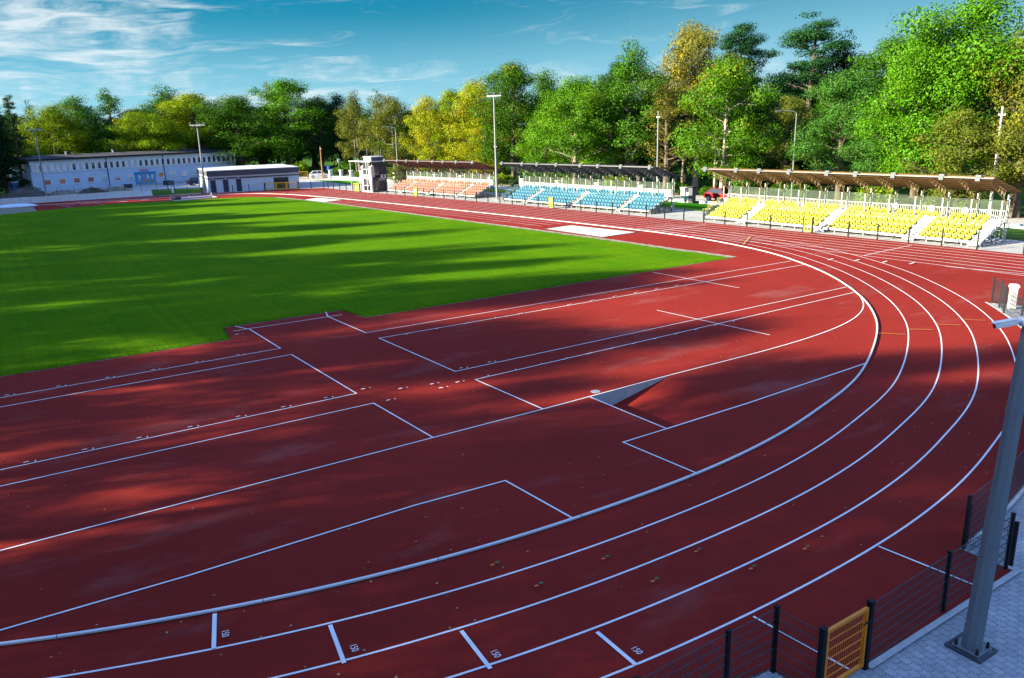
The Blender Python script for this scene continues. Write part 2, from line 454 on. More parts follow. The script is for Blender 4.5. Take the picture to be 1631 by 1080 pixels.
def make_world():
    w = bpy.data.worlds.new('World'); SC.world = w; w.use_nodes = True
    t = w.node_tree; N = t.nodes; L = t.links
    bg = N['Background']
    def nd(k, **kw):
        o = N.new('ShaderNode' + k)
        for a, b in kw.items(): setattr(o, a, b)
        return o
    def mth(op, a, b=None):
        o = nd('Math', operation=op)
        for i, q in enumerate((a, b)):
            if q is None: continue
            if isinstance(q, (int, float)): o.inputs[i].default_value = q
            else: L.new(q, o.inputs[i])
        return o.outputs[0]
    def rng(v, a, b, c, d):
        o = nd('MapRange'); L.new(v, o.inputs[0]); o.interpolation_type = 'SMOOTHSTEP'
        for i, q in enumerate((a, b, c, d)): o.inputs[i + 1].default_value = q
        return o.outputs[0]
    def mix(f, a, b, blend='MIX'):
        o = nd('Mix', data_type='RGBA', blend_type=blend)
        for i, q in ((0, f), (6, a), (7, b)):
            if isinstance(q, (int, float)): o.inputs[i].default_value = q
            elif isinstance(q, tuple): o.inputs[i].default_value = (*q, 1)
            else: L.new(q, o.inputs[i])
        return o.outputs[2]
    def noise(v, s, d, r, dist=0.0):
        o = nd('TexNoise'); L.new(v, o.inputs['Vector'])
        o.inputs['Scale'].default_value = s; o.inputs['Detail'].default_value = d; o.inputs['Roughness'].default_value = r; o.inputs['Distortion'].default_value = dist
        return o.outputs['Fac']
    tc = nd('TexCoord'); gen = tc.outputs['Generated']
    sp = nd('SeparateXYZ'); L.new(gen, sp.inputs[0])
    z = sp.outputs[2]
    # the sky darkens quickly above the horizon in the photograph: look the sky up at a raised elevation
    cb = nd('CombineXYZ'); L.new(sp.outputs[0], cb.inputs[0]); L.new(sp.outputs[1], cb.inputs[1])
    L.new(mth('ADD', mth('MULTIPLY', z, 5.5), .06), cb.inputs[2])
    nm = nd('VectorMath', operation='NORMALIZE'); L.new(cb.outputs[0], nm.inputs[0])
    sky = nd('TexSky'); sky.sky_type = 'NISHITA'; sky.sun_disc = False
    sky.sun_elevation = SUN_EL; sky.sun_rotation = SUN_AZ; sky.air_density = 1.0; sky.dust_density = .6; sky.ozone_density = 1.0
    L.new(nm.outputs[0], sky.inputs['Vector'])
    base = mix(1.0, sky.outputs[0], mix(rng(z, .13, .34, 0, 1), LOW_DOME, FILL_DOME), 'MULTIPLY')   # seen low band dimmed; unseen dome above boosted as added fill light
    # thin cirrus in long streaks, heaviest towards the left of the view
    az = mth('ARCTAN2', sp.outputs[1], sp.outputs[0])
    cc = nd('CombineXYZ'); L.new(mth('MULTIPLY', az, 5.5), cc.inputs[0])
    L.new(mth('ADD', mth('MULTIPLY', z, 34.0), mth('MULTIPLY', az, 1.6)), cc.inputs[1])
    warp = noise(cc.outputs[0], .9, 3, .5)
    c2 = nd('CombineXYZ'); L.new(mth('MULTIPLY', az, 5.5), c2.inputs[0])
    L.new(mth('ADD', mth('ADD', mth('MULTIPLY', z, 34.0), mth('MULTIPLY', az, 1.6)), mth('MULTIPLY', warp, 2.4)), c2.inputs[1])
    st = noise(c2.outputs[0], 1.35, 10, .62, .25)
    fine = noise(c2.outputs[0], 5.0, 8, .7, .3)
    # directions: az grows leftwards in the view
    big = mth('MULTIPLY', rng(az, 2.76, 3.0, 0, 1), rng(z, .045, .095, 0, 1))
    low = mth('ADD', rng(z, .02, .10, .75, 0), rng(az, 2.7, 2.95, 0, .12))
    cov = mth('ADD', mth('MULTIPLY', big, .17), mth('ADD', mth('MULTIPLY', low, .20), .0))
    dens = mth('MULTIPLY', rng(z, .18, .3, 1, 0), rng(mth('ADD', mth('ADD', st, cov), mth('MULTIPLY', mth('SUBTRACT', fine, .5), .14)), .54, .88, 0, 1))
    # the pale air close to the horizon
    haze = mth('MINIMUM', mth('ADD', rng(z, .0, .150, .90, 0), mth('MULTIPLY', rng(az, 2.75, 2.05, 0, .30), rng(z, .2, .12, 0, 1))), .92)
    col = mix(haze, base, HAZE_COL)
    col = mix(mth('MULTIPLY', dens, .85), col, CLOUD_COL)
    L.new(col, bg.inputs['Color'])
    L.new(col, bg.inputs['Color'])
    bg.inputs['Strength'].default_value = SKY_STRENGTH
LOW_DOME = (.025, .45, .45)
FILL_DOME = (1.18, 1.30, 1.66)
HAZE_COL = (.84, 1.5, 1.78)
CLOUD_COL = (1.95, 2.1, 2.15)
SKY_STRENGTH = .10
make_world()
SC.view_settings.view_transform = 'Standard'; SC.view_settings.look = 'None'
SC.view_settings.exposure = 2.25; SC.view_settings.gamma = 1.0
SC.render.film_transparent = False
SC.cycles.max_bounces = 5; SC.cycles.diffuse_bounces = 2; SC.cycles.glossy_bounces = 2
SC.cycles.transmission_bounces = 3; SC.cycles.transparent_max_bounces = 8
SC.cycles.caustics_reflective = False; SC.cycles.caustics_refractive = False
SC.cycles.sample_clamp_indirect = 4.0
try: SC.cycles.use_denoising = True; SC.cycles.denoiser = 'OPENIMAGEDENOISE'; SC.cycles.denoising_input_passes = 'RGB_ALBEDO_NORMAL'; SC.cycles.denoising_prefilter = 'ACCURATE'
except Exception: pass

# ------------------------------------------------------------------ guide curves
def spline(pts, step=.5):
    P = [Vector(p) for p in pts]; out = []
    for i in range(len(P) - 1):
        p0 = P[max(i - 1, 0)]; p1 = P[i]; p2 = P[i + 1]; p3 = P[min(i + 2, len(P) - 1)]
        n = max(2, int((p2 - p1).length / step))
        # centripetal tangents
        d0 = max((p1 - p0).length, 1e-6) ** .5; d1 = max((p2 - p1).length, 1e-6) ** .5; d2 = max((p3 - p2).length, 1e-6) ** .5
        m1 = (p2 - p1) if i == 0 else ((p1 - p0) / d0 - (p2 - p0) / (d0 + d1) + (p2 - p1) / d1) * d1
        m2 = (p2 - p1) if i == len(P) - 2 else ((p2 - p1) / d1 - (p3 - p1) / (d1 + d2) + (p3 - p2) / d2) * d1
        for k in range(n):
            t = k / n
            out.append((2 * t ** 3 - 3 * t ** 2 + 1) * p1 + (t ** 3 - 2 * t ** 2 + t) * m1 + (-2 * t ** 3 + 3 * t ** 2) * p2 + (t ** 3 - t ** 2) * m2)
    out.append(P[-1]); return out

KERB_PTS = [(20.2, -26.9), (25.2, -22.3), (28.6, -18.0), (31.02, -13.41), (32.28, -9.86), (33.01, -6.71), (33.46, -3.0), (33.5, 2.0), (33.14, 5.48), (32.42, 8.75), (31.13, 12.91),
            (28.02, 18.95), (25.9, 22.0), (23.2, 25.0), (18.95, 28.6), (14.92, 31.11), (10.53, 33.1), (3.91, 34.62), (-2.21, 34.98), (-14.5, 34.28), (-31.2, 32.75),
            (-52.5, 30.4), (-67.8, 28.2), (-75.8, 26.3), (-81.8, 23.3), (-84.6, 18.5), (-86.2, 10.0), (-87.3, 1.1), (-88.4, -6.2), (-88.9, -14), (-88.9, -30)]
KERB = spline(KERB_PTS, .45)
def sm(a, b, t):
    t = min(1, max(0, (t - a) / (b - a))); return t * t * (3 - 2 * t)
def kerb_spacing(p):
    return 1.22 - .12 * sm(R(55), R(95), math.atan2(p.y, p.x)) if p.x > -40 else 1.1
def offset(path, k):
    out = []
    for i, p in enumerate(path):
        d = (path[min(i + 1, len(path) - 1)] - path[max(i - 1, 0)]).normalized()
        n = Vector((d.y, -d.x))
        out.append(p + n * (k * kerb_spacing(p)))
    return out
def yk(x):
    x = min(x, 22.0); return -8.82e-4 * x * x + .0399 * x + 34.98
def yf(x):
    x = min(x, 40.0); return -6.15e-4 * x * x + .0508 * x + 43.31
def ystraight(x, k): return yk(x) + (yf(x) - yk(x) - .85) * k / 7.0

# ------------------------------------------------------------------ the ground
GX = MB(); g_o = [Vector((x, y, -.12)) for x, y in ((-700, -500), (500, -500), (500, 700), (-700, 700))]; g_i = [Vector((x, y, -.12)) for x, y in ((26.7, 3.8), (30.8, 3.8), (30.8, 7.7), (26.7, 7.7))]
GX.add(g_o + g_i, [tuple(t) for t in tessellate_polygon([g_o, g_i])])
tag(GX.flat('ground', M['lawn']), kind='structure')

arc = [(39.65 * math.cos(R(a)), 39.65 * math.sin(R(a))) for a in np.linspace(6.0, 45.3, 40)]
arc2 = [(39.65 * math.cos(R(a)), 39.65 * math.sin(R(a))) for a in np.linspace(-80, -6.0, 60)]
OUTER = arc2 + [(39.66, -2.38), (40.52, -2.38), (40.52, 3.98), (39.43, 3.98)] + arc + [(30.5, 29.4), (62, 31.5), (62, yf(62) - .05)]
OUTER += [(x, yf(x) - .05) for x in np.linspace(40, -71.5, 60)]
OUTER += [(-84.3, 35.9), (-87.4, 30.5), (-88.0, 26.9), (-89.6, 18.5), (-93.3, 9.0), (-94.3, -10.8), (-94.6, -60), (6.9, -60)]
WJ = [(26.90, 3.98), (30.60, 3.98), (30.60, 7.66), (26.90, 7.66)]
tb = MB()
allp = [Vector((x, y, 0)) for x, y in OUTER]; hole = [Vector((x, y, 0)) for x, y in WJ]
tb.add(allp + hole, [tuple(t) for t in tessellate_polygon([allp, hole])])
tag(tb.flat('running_track_surface', M['tartan']), kind='structure')
# water jump: sloping floor and concrete sides below the track
wj = MB(); wj.add([(26.90, 3.98, -.72), (30.60, 3.98, -.72), (30.60, 7.66, -.002), (26.90, 7.66, -.002)], [(0, 1, 2, 3)])
tag(wj.flat('water_jump_floor', M['tartan']), kind='structure')
wj = MB(); wj.bb((26.72, 3.8, -.9), (26.896, 7.66, -.006)); wj.bb((30.604, 3.8, -.9), (30.78, 7.66, -.006)); wj.bb((26.896, 3.8, -.9), (30.604, 3.976, -.006))
w_ = wj.build('water_jump_wall', M['concrete'])
tag(w_, 'grey concrete side walls lining the sunken wedge-shaped water jump pit', 'pit wall')

# paving outside the near bend, yard, road
pv = MB(); pv.poly([(32, -70), (75, -70), (75, 31.0), (29.5, 29.9), (27.85, 28.6), (28.4, 27.2)] + [(39.2 * math.cos(R(a)), 39.2 * math.sin(R(a))) for a in range(40, 4, -4)] + [(39.2, 2), (39.0, -5)], -.03)
tag(pv.flat('paved_terrace', M['pavers']), kind='structure')
ed = MB()
ed.ribbon([(40.60, -1.05), (40.60, 4.06), (39.5, 4.06)], .12, .004); ed.ribbon(offset([Vector(p) for p in arc], 0), .12, .0045, -.06)
tag(ed.flat('concrete_edging', M['concrete']), kind='structure')
yd = MB(); yd.poly([(-122, -6), (-94, -14), (-92, 12), (-86, 30), (-71, 36), (-71, 33), (60, 40), (90, 40), (90, 50.4), (-9, 50.6), (-40, 50.0), (-60, 49.5), (-80, 52.5), (-132, 50), (-134, 34)], -.06)
tag(yd.flat('asphalt_yard', M['yard']), kind='structure')
rd = MB(); rd.ribbon([(-190, 52), (-112, 52.5), (-85, 55.2), (-60, 57.6), (-22, 60.8), (15, 61.2), (120, 62)], 5.6, -.05)
tag(rd.flat('service_road', M['yard']), kind='structure')
vg = MB(); vg.ribbon([(-85, 59.0), (-60, 61.4), (-22, 64.4), (15, 64.8), (120, 65.6)], 1.6, -.07)
tag(vg.flat('leafy_verge', M['litter']), kind='structure')
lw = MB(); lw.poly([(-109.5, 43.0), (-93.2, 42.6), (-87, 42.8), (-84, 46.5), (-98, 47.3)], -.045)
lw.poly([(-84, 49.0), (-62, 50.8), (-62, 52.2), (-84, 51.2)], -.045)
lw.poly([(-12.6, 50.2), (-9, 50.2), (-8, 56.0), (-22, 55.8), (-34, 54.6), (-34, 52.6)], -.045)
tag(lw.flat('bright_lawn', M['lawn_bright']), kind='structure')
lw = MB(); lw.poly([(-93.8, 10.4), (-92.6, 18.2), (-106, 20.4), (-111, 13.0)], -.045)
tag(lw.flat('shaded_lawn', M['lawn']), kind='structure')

# football pitch with a slightly ragged edge
PITCH = [(10.5, -60), (10.5, -12.97), (10.55, -4.0), (7.96, -3.67), (8.15, 2.4), (10.6, 2.69), (10.57, 15), (10.56, 29.5)]
PTOP = [(10.56, 29.5), (7.8, 29.45), (4.4, 29.2), (-3, 29.0), (-12, 28.45), (-20.9, 27.8), (-29, 27.2), (-42.7, 26.4), (-60.7, 25.0), (-71.5, 23.4), (-75.9, 21.0), (-77.5, 16), (-78.3, 12.5), (-80.7, 2.8), (-77.4, -6.6), (-75, -12), (-75, -60)]
def ragged(pts, amp, step=.35):
    out = []
    for i in range(len(pts) - 1):
        a, b = Vector(pts[i]), Vector(pts[i + 1]); L_ = (b - a).length
        if L_ < 1e-6: continue
        d = (b - a) / L_; nrm = Vector((-d.y, d.x)); n = max(1, int(L_ / step))
        for k in range(n):
            out.append(tuple(a + d * (L_ * k / n) + nrm * (random.uniform(-amp, amp) if k else 0)))
    out.append(tuple(pts[-1])); return out
pt = MB(); pt.poly(ragged(PITCH, .06) + ragged(PTOP, .10)[1:], .012)
tag(pt.flat('football_pitch', M['pitch']), kind='structure')
eg = MB(); top_in = ragged([(p[0], p[1] - .05) for p in PTOP[:10]], .12); top_out = ragged([(p[0], p[1] + .52) for p in PTOP[:10]], .06)
eg.poly(top_in + top_out[::-1], .0155); eg.ribbon([(p[0] + .02, p[1]) for p in PITCH[1:]], .07, .0035)
tag(eg.flat('grit_strip', M['grit']), kind='structure')
eg = MB(); eg.ribbon([(p[0], p[1] + .53) for p in PTOP[:10]], .10, .0075)
tag(eg.flat('pale_kerb_strip', M['pale_concrete']), kind='structure')
# short tufts along the near pitch edges and over the turf next to them
tf = MB()
for a, b in ((PITCH[1], PITCH[2]), (PITCH[2], PITCH[3]), (PITCH[3], PITCH[4]), (PITCH[4], PITCH[5]), (PITCH[5], PITCH[7])):
    a, b = Vector(a), Vector(b); L_ = (b - a).length
    for k in range(int(L_ * 90)):
        p = a + (b - a) * random.random() + Vector((-abs(random.gauss(0, .35)) + .03 if abs(b.x - a.x) < 1 else random.gauss(0, .1), random.gauss(0, .03)))
        h = random.uniform(.03, .085); t = random.uniform(0, 6.28); w = .012
        lean = Vector((math.cos(t * 3), math.sin(t * 3))) * h * .5
        tf.add([(p.x - w * math.cos(t), p.y - w * math.sin(t), .01), (p.x + w * math.cos(t), p.y + w * math.sin(t), .01), (p.x + lean.x, p.y + lean.y, .012 + h)], [(0, 1, 2)])
tag(tf.build('edge_grass', M['pitch']), 'short grass blades along the ragged near edge of the football pitch', 'grass', kind='stuff')
# grey gravel by the far left corner of the pitch
gv = MB(); gv.poly([(-73.2, -11.5), (-77.3, -6.9), (-85.8, -6.9), (-87.5, -12), (-87.5, -40), (-73, -40)], .005)
tag(gv.flat('gravel_patch', M['grit']), kind='structure')

# ------------------------------------------------------------------ painted lines (one sheet per layer, a hair apart)
Z = [.004]
def zz():
    Z[0] += .00035; return Z[0]
LW = .05
ln = MB()
bend_end = [i for i, p in enumerate(KERB) if p.x < -6 and p.y > 30][0]
for k in (1, 2, 3, 4):
    o = offset(KERB, k); ln.ribbon(o[:bend_end], LW, zz())
for k in range(1, 8):
    x1 = 60.0
    ln.ribbon([(x, ystraight(x, k)) for x in np.linspace(x1, -80, 120)], .058, zz())
for k in (1, 2, 3, 4):
    i0 = [i for i, p in enumerate(KERB) if p.x < -80 and p.y > 15][0]
    ln.ribbon(offset(KERB[i0:i0 + 60], k), LW, zz())
for x in (-3.3, 15.9):
    ln.ribbon([(x + .3 if x < 0 else x, ystraight(x, 0 if x < 0 else 1)), (x - .25 if x < 0 else x - .45, ystraight(x, 6.9))], .06, zz())
ln.ribbon([(21.5, 36.3), (26.5, 37.2)], .06, zz())
tag(ln.flat('lane_lines', M['white_line']), kind='structure')

dl = MB()
def pl(*p, w=LW): dl.ribbon(list(p), w, zz())
pl((13.85, -30), (13.62, -2.58)); pl((9.13, -2.72), (13.65, -2.62))
pl((15.0, -30), (14.92, -2.56), (21.49, -2.36), (21.4, -30))
pl((22.64, -30), (22.84, -2.3), (26.89, -2.13))
pl((26.85, -30), (26.89, -2.13), (26.91, 1.96), (26.88, 3.9), *[tuple(p) for p in spline([(26.84, 7.6), (26.86, 13.3), (26.70, 16.3), (26.32, 18.85), (25.7, 21.0), (24.75, 22.95), (23.5, 24.65), (22.4, 25.85), (21.4, 26.8)])])
pl((14.05, 31.3), (13.53, 1.43), (9.14, 1.25)); pl((15.47, 30.75), (14.84, 1.51), (21.42, 1.73), (21.40, 26.5))
pl((22.50, 25.5), (22.78, 1.82), (26.91, 1.96))
pl((9.05, -3.45), (9.2, 1.98)); pl((8.05, -3.1), (9.12, -2.78)); pl((7.99, 1.55), (9.14, 1.25))
pl((26.94, 3.93), (30.65, 3.93)); pl((30.65, 3.93), (30.62, 7.64), (30.36, 14.6), w=.06); pl((33.44, 2.31), (30.65, 2.17), (30.65, 3.93))
pl((33.5, -1.86), (30.75, -2.02), (30.58, -4.62), (30.6, -9.99), (30.47, -13.4), (30.3, -30))
pl((11.02, 21.83), (17.78, 22.01), w=.05); pl((18.82, 14.75), (25.42, 15.14), w=.05)
# long jump runways beside the far straight
for o in (1.15, 2.35, 3.55): pl(*[(x, yk(x) - o) for x in np.linspace(-13.5, -56.5, 40)], w=.05)
pl((-80.4, 1.5), (-87.2, 1.0)); pl((-78.8, -2.6), (-88.0, -4.0))
# changeover-box and start lines
for a, b in (((32.37, -9.86), (33.48, -10.14)), ((34.06, -8.14), (35.27, -8.34)), ((35.68, -6.2), (36.90, -6.32)), ((37.18, -4.18), (38.28, -4.22))):
    dl.ribbon([a, b], .08, zz())
pl((38.42, 2.68), (40.45, 2.83), w=.045); pl((38.53, -1.5), (40.45, -1.38), w=.045)
# distance ticks on the runways
def ticks(x, y0, y1, n, side):
    for i in range(n):
        y = y0 + (y1 - y0) * i / max(1, n - 1)
        dl.ribbon([(x, y), (x + side * .10, y)], .04, zz()); dl.ribbon([(x + side * .13, y - .30), (x + side * .13, y - .16)], .05, zz())
ticks(21.42, -26, -3.2, 16, -1); ticks(13.7, -26, -4.2, 14, -1); ticks(14.95, 3, 20, 12, 1); ticks(22.72, 2.4, 16, 12, 1); ticks(21.42, 2.3, 3.6, 2, -1)
for x, y in ((22.1, -1.0), (22.35, .15), (22.95, .2), (22.75, 1.0), (10.0, -3.6), (23.0, -1.9), (21.3, -2.1)):
    dl.ribbon([(x, y), (x, y + .15)], .06, zz()); dl.ribbon([(x + .03, y + .30), (x + .03, y + .36)], .04, zz())
for x, y in ((-62, 33.1), (-61.8, 34.0), (-61.5, 34.9), (-61.2, 35.7), (16.9, 33.9), (18.4, 34.6), (19.8, 35.3), (15.6, 33.0)): dl.ribbon([(x, y), (x - .1, y + .7)], .10, zz())
for y in (-3, -1, 4, 7): dl.ribbon([(-83.6 - .3 * (y % 2), y), (-83.6, y + 1.2)], .22, zz())
for at, ang in (((33.10, -9.90), -.22), ((34.92, -8.10), -.14), ((36.55, -6.12), -.08), ((37.93, -4.05), -.03)):
    text_mesh('150', .19, dl, at, ang, zz(), .80)
tag(dl.flat('runway_lines', M['white_line']), kind='structure')
yl = MB()
for a, b in (((28.22, 18.73), (29.06, 19.37)), ((28.65, 20.29), (29.35, 20.97)), ((28.92, 21.97), (29.66, 22.62)), ((29.13, 23.62), (29.91, 24.26))): yl.ribbon([a, b], .045, zz())
yl.ribbon([(7.2, 34.6), (4.8, 38.2)], .09, zz())
tag(yl.flat('yellow_marks', M['yellow_line']), kind='structure')
om, gm = MB(), MB()
for x, y in ((34.15, -4.6), (35.35, -4.3), (35.35, -2.55), (36.6, -2.3), (36.3, -.75), (37.45, -.35), (37.6, 1.2)):
    om.ribbon([(x, y), (x + .01, y + .09)], .05, zz()); gm.ribbon([(x - .03, y + .14), (x - .02, y + .23)], .05, zz())
tag(om.flat('orange_marks', M['orange_mark']), kind='structure'); tag(gm.flat('green_marks', M['green_mark']), kind='structure')

# raised kerb rail round the infield
kb = MB(); n = len(KERB)
prof = [(-.035, .02), (-.035, .055), (-.025, .065), (.025, .065), (.035, .055), (.035, .02)]
vs, fs = [], []
for i, p in enumerate(KERB):
    d = (KERB[min(i + 1, n - 1)] - KERB[max(i - 1, 0)]).normalized(); q = Vector((d.y, -d.x))
    for u, z in prof: vs.append((p.x + q.x * u, p.y + q.y * u, z))
for i in range(n - 1):
    for j in range(6): fs.append((i * 6 + j, i * 6 + (j + 1) % 6, (i + 1) * 6 + (j + 1) % 6, (i + 1) * 6 + j))
kb.add(vs, fs)
KR = empty('track_kerb', (33.5, 0, 0)); tag(KR, 'white raised aluminium kerb rail curving round the inside of the innermost lane', 'track kerb')
ko = kb.build('rail', M['alu'], KR); ko.location = (-33.5, 0, 0)
kf = MB()
for i in range(0, n, 4):
    p = KERB[i]; d = (KERB[min(i + 1, n - 1)] - KERB[max(i - 1, 0)]).normalized()
    kf.box((p.x, p.y, .011), (.12, .05, .018), math.atan2(d.y, d.x) + math.pi / 2)
    if i % 8 == 0: kf.box((p.x, p.y, .043), (.076, .014, .05), math.atan2(d.y, d.x) + math.pi / 2)
ko = kf.build('feet', M['dark_steel'], KR); ko.location = (-33.5, 0, 0)

def lid(name, x, y, r, label):
    m = MB(); m.tube((x, y, .001), (x, y, .006), r, n=24); m.tube((x, y, .006), (x, y, .009), r * .82, n=24)
    tag(m.build(name, M['grey_metal']), label, 'manhole cover')
lid('manhole_cover', 26.58, 4.46, .17, 'small round grey drain cover beside the water jump pit')

# sand pits with kerb frames
def pit(c, label):
    e = empty('sand_pit', (0, 0, 0)); tag(e, label, 'sand pit')
    m = MB()
    for i in range(4):
        a, b = Vector(c[i]), Vector(c[(i + 1) % 4]); m.bar((a.x, a.y, .015), (b.x, b.y, .015), .10, .035)
    m.build('pit_edge', M['dark_steel'], e)
    cc_ = sum((Vector(p) for p in c), Vector((0, 0))) / 4
    s_ = MB(); n_ = 14; vs, fs = [], []
    for i in range(n_ + 1):
        for j in range(n_ + 1):
            u, v = i / n_, j / n_
            p = (Vector(c[0]) * (1 - u) + Vector(c[1]) * u) * (1 - v) + (Vector(c[3]) * (1 - u) + Vector(c[2]) * u) * v
            ins = min(u, v, 1 - u, 1 - v)
            vs.append((p.x, p.y, .012 + (.02 + random.uniform(0, .025)) * min(1, ins * 6)))
    for i in range(n_):
        for j in range(n_):
            a = i * (n_ + 1) + j; fs.append((a, a + 1, a + n_ + 2, a + n_ + 1))
    s_.add(vs, fs); s_.build('sand', M['sand'], e, smooth=True)
pit([(-11.54, 29.75), (-11.97, 33.04), (-3.84, 33.9), (-3.57, 29.95)], 'white sand long jump pit between the pitch and the straight, opposite the blue stand')
pit([(-62.95, 24.9), (-64.84, 27.6), (-58.0, 28.8), (-57.08, 25.75)], 'white sand long jump pit opposite the judges tower, the farther of the two')

# fallen leaves and scraps
fl = MB()
for k in range(420):
    a = random.uniform(-.6, 1.2); r = random.uniform(20, 39) if random.random() < .6 else random.uniform(33, 39)
    x, y = r * math.cos(a), r * math.sin(a)
    if 26.7 < x < 30.8 and 3.8 < y < 7.8: continue
    s_ = random.uniform(.012, .035); t = random.uniform(0, 6.28)
    fl.add([(x + s_ * math.cos(t + q), y + s_ * 1.0 * math.sin(t + q), .012 + .01 * (i % 2)) for i, q in enumerate((0, 1.2, 3.1, 4.6))], [(0, 1, 2, 3)])
tag(fl.build('fallen_leaves', M['dry_leaf']), 'scattered dry leaves and scraps lying on the red track', 'leaves', kind='stuff')

# ------------------------------------------------------------------ mesh fences
def fence_panel(a, b, z0, z1, step, wr, hstep, double=True):
    """welded wire panel between two points"""
    a, b = Vector(a), Vector(b); L_ = (b - a).length; d = (b - a) / L_
    m = MB(); n = max(1, int(L_ / step))
    for i in range(n + 1):
        p = a + d * (L_ * i / n); m.tube((p.x, p.y, z0), (p.x, p.y, z1), wr, n=3, cap=False)
    q = Vector((-d.y, d.x)) * wr * 1.6
    k = int((z1 - z0) / hstep + .5)
    for j in range(k + 1):
        z = z0 + (z1 - z0) * j / k
        for s in ((-1, 1) if double else (0,)):
            m.tube((a.x + q.x * s, a.y + q.y * s, z), (b.x + q.x * s, b.y + q.y * s, z), wr * 1.25, n=4, cap=False)
    return m
def post(p, h, w=.065, d=None):
    m = MB(); m.bb((p[0] - w / 2, p[1] - w / 2, -.03), (p[0] + w / 2, p[1] + w / 2, h)); m.bb((p[0] - w * .58, p[1] - w * .58, h), (p[0] + w * .58, p[1] + w * .58, h + .018)); return m
def fence(label, runs, h=1.24, w=.065, step=.05, wr=.0036, hstep=.2, name='mesh_fence', double=True, extra=()):
    e = empty(name, (runs[0][0][0], runs[0][0][1], 0)); tag(e, label, 'fence'); inv = Matrix.Translation(-Vector(e.location))
    seen = set()
    def child(m, nm, ma):
        o = m.build(nm, ma, e); o.matrix_parent_inverse = inv
    for run in runs:
        for i, p in enumerate(run):
            key = (round(p[0], 2), round(p[1], 2))
            if key not in seen:
                seen.add(key); child(post(p, h, w), 'post', M['anthracite'])
            if i: child(fence_panel(run[i - 1], p, .07, h - .04, step, wr, hstep, double), 'mesh_panel', M['wire'])
    return e
def rad(a, r=39.78): return (r * math.cos(R(a)), r * math.sin(R(a)))
A_, B_, C_, D_, F_, E_ = (39.72, -2.42), (40.56, -2.36), (40.56, -1.10), (40.46, 1.52), (40.42, 3.95), (39.45, 4.05)
fence('dark mesh fence panel between the orange gate and the big steel pole, two bays long', [[C_, D_, F_]])
fence('dark mesh fence running left from the near orange gate past the bottom edge', [[(39.7, -10.4), (39.7, -7.9), (39.7, -5.5), (39.7, -3.6 + .03), A_, B_]])
fence('dark mesh fence curving up the right side from behind the big steel pole', [[rad(a, 39.72) for a in (5.85, 9.4, 13.0, 16.6, 20.2, 23.8, 27.4, 31.0, 34.6, 38.2, 41.8)] + [(28.86, 27.62), (28.09, 28.45), (30.2, 29.35), (32.6, 29.6)]])
fence('low dark mesh screen standing across the end of the fence behind the big steel pole', [[(39.46, 4.22), (40.40, 4.22)]], h=.95)
# far straight fence with three yellow gates
xs = [19.45 - 2.42 * i for i in range(-9, 38)]
gates_x = [(22.4, 23.4), (5.72, 6.58), (-27.1, -26.2), (-55.7, -54.75)]
def along(xa, xb, label):
    pts = [(xa, yf(xa))] + [(x, yf(x)) for x in xs if xb + .8 < x < xa - .8] + [(xb, yf(xb))]
    fence(label, [pts], h=1.16, w=.085, step=.12, wr=.0035, hstep=.3, double=False)
along(41, gates_x[0][1], 'thin dark fence right of the yellow stand, at the right picture edge')
along(gates_x[0][0], gates_x[1][1], 'thin dark fence along the track in front of the right part of the yellow stand')
along(gates_x[1][0], gates_x[2][1], 'thin dark fence between the gates of the yellow and the blue stand')
along(gates_x[2][0], gates_x[3][1], 'thin dark fence between the gates of the blue and the red stand')
along(gates_x[3][0], -70.6, 'thin dark fence between the red stand gate and the judges tower gate')
fence('thin dark fence on the far bend left of the judges tower gate', [[(-73.2, 36.6), (-75.6, 36.4), (-78, 36.25), (-80.4, 36.1), (-82.6, 36.0), (-84.4, 35.9), (-85.3, 34.0), (-86.2, 32.2)]], h=1.15, w=.10, step=.15, wr=.004, hstep=.4, double=False)
fence('thin dark fence in front of the flat-roofed shed', [[(-88.3, 27.0), (-88.6, 24.5), (-89.2, 22), (-89.8, 19.4)]], h=1.15, w=.10, step=.15, wr=.004, hstep=.4, double=False)
fence('thin dark fence behind the retaining wall, in front of the long grey-blue building', [[(-106.0 - .1 * i, -7.5 + 2.6 * i) for i in range(11)]], h=1.5, w=.06, step=.3, wr=.005, hstep=.5, double=False)

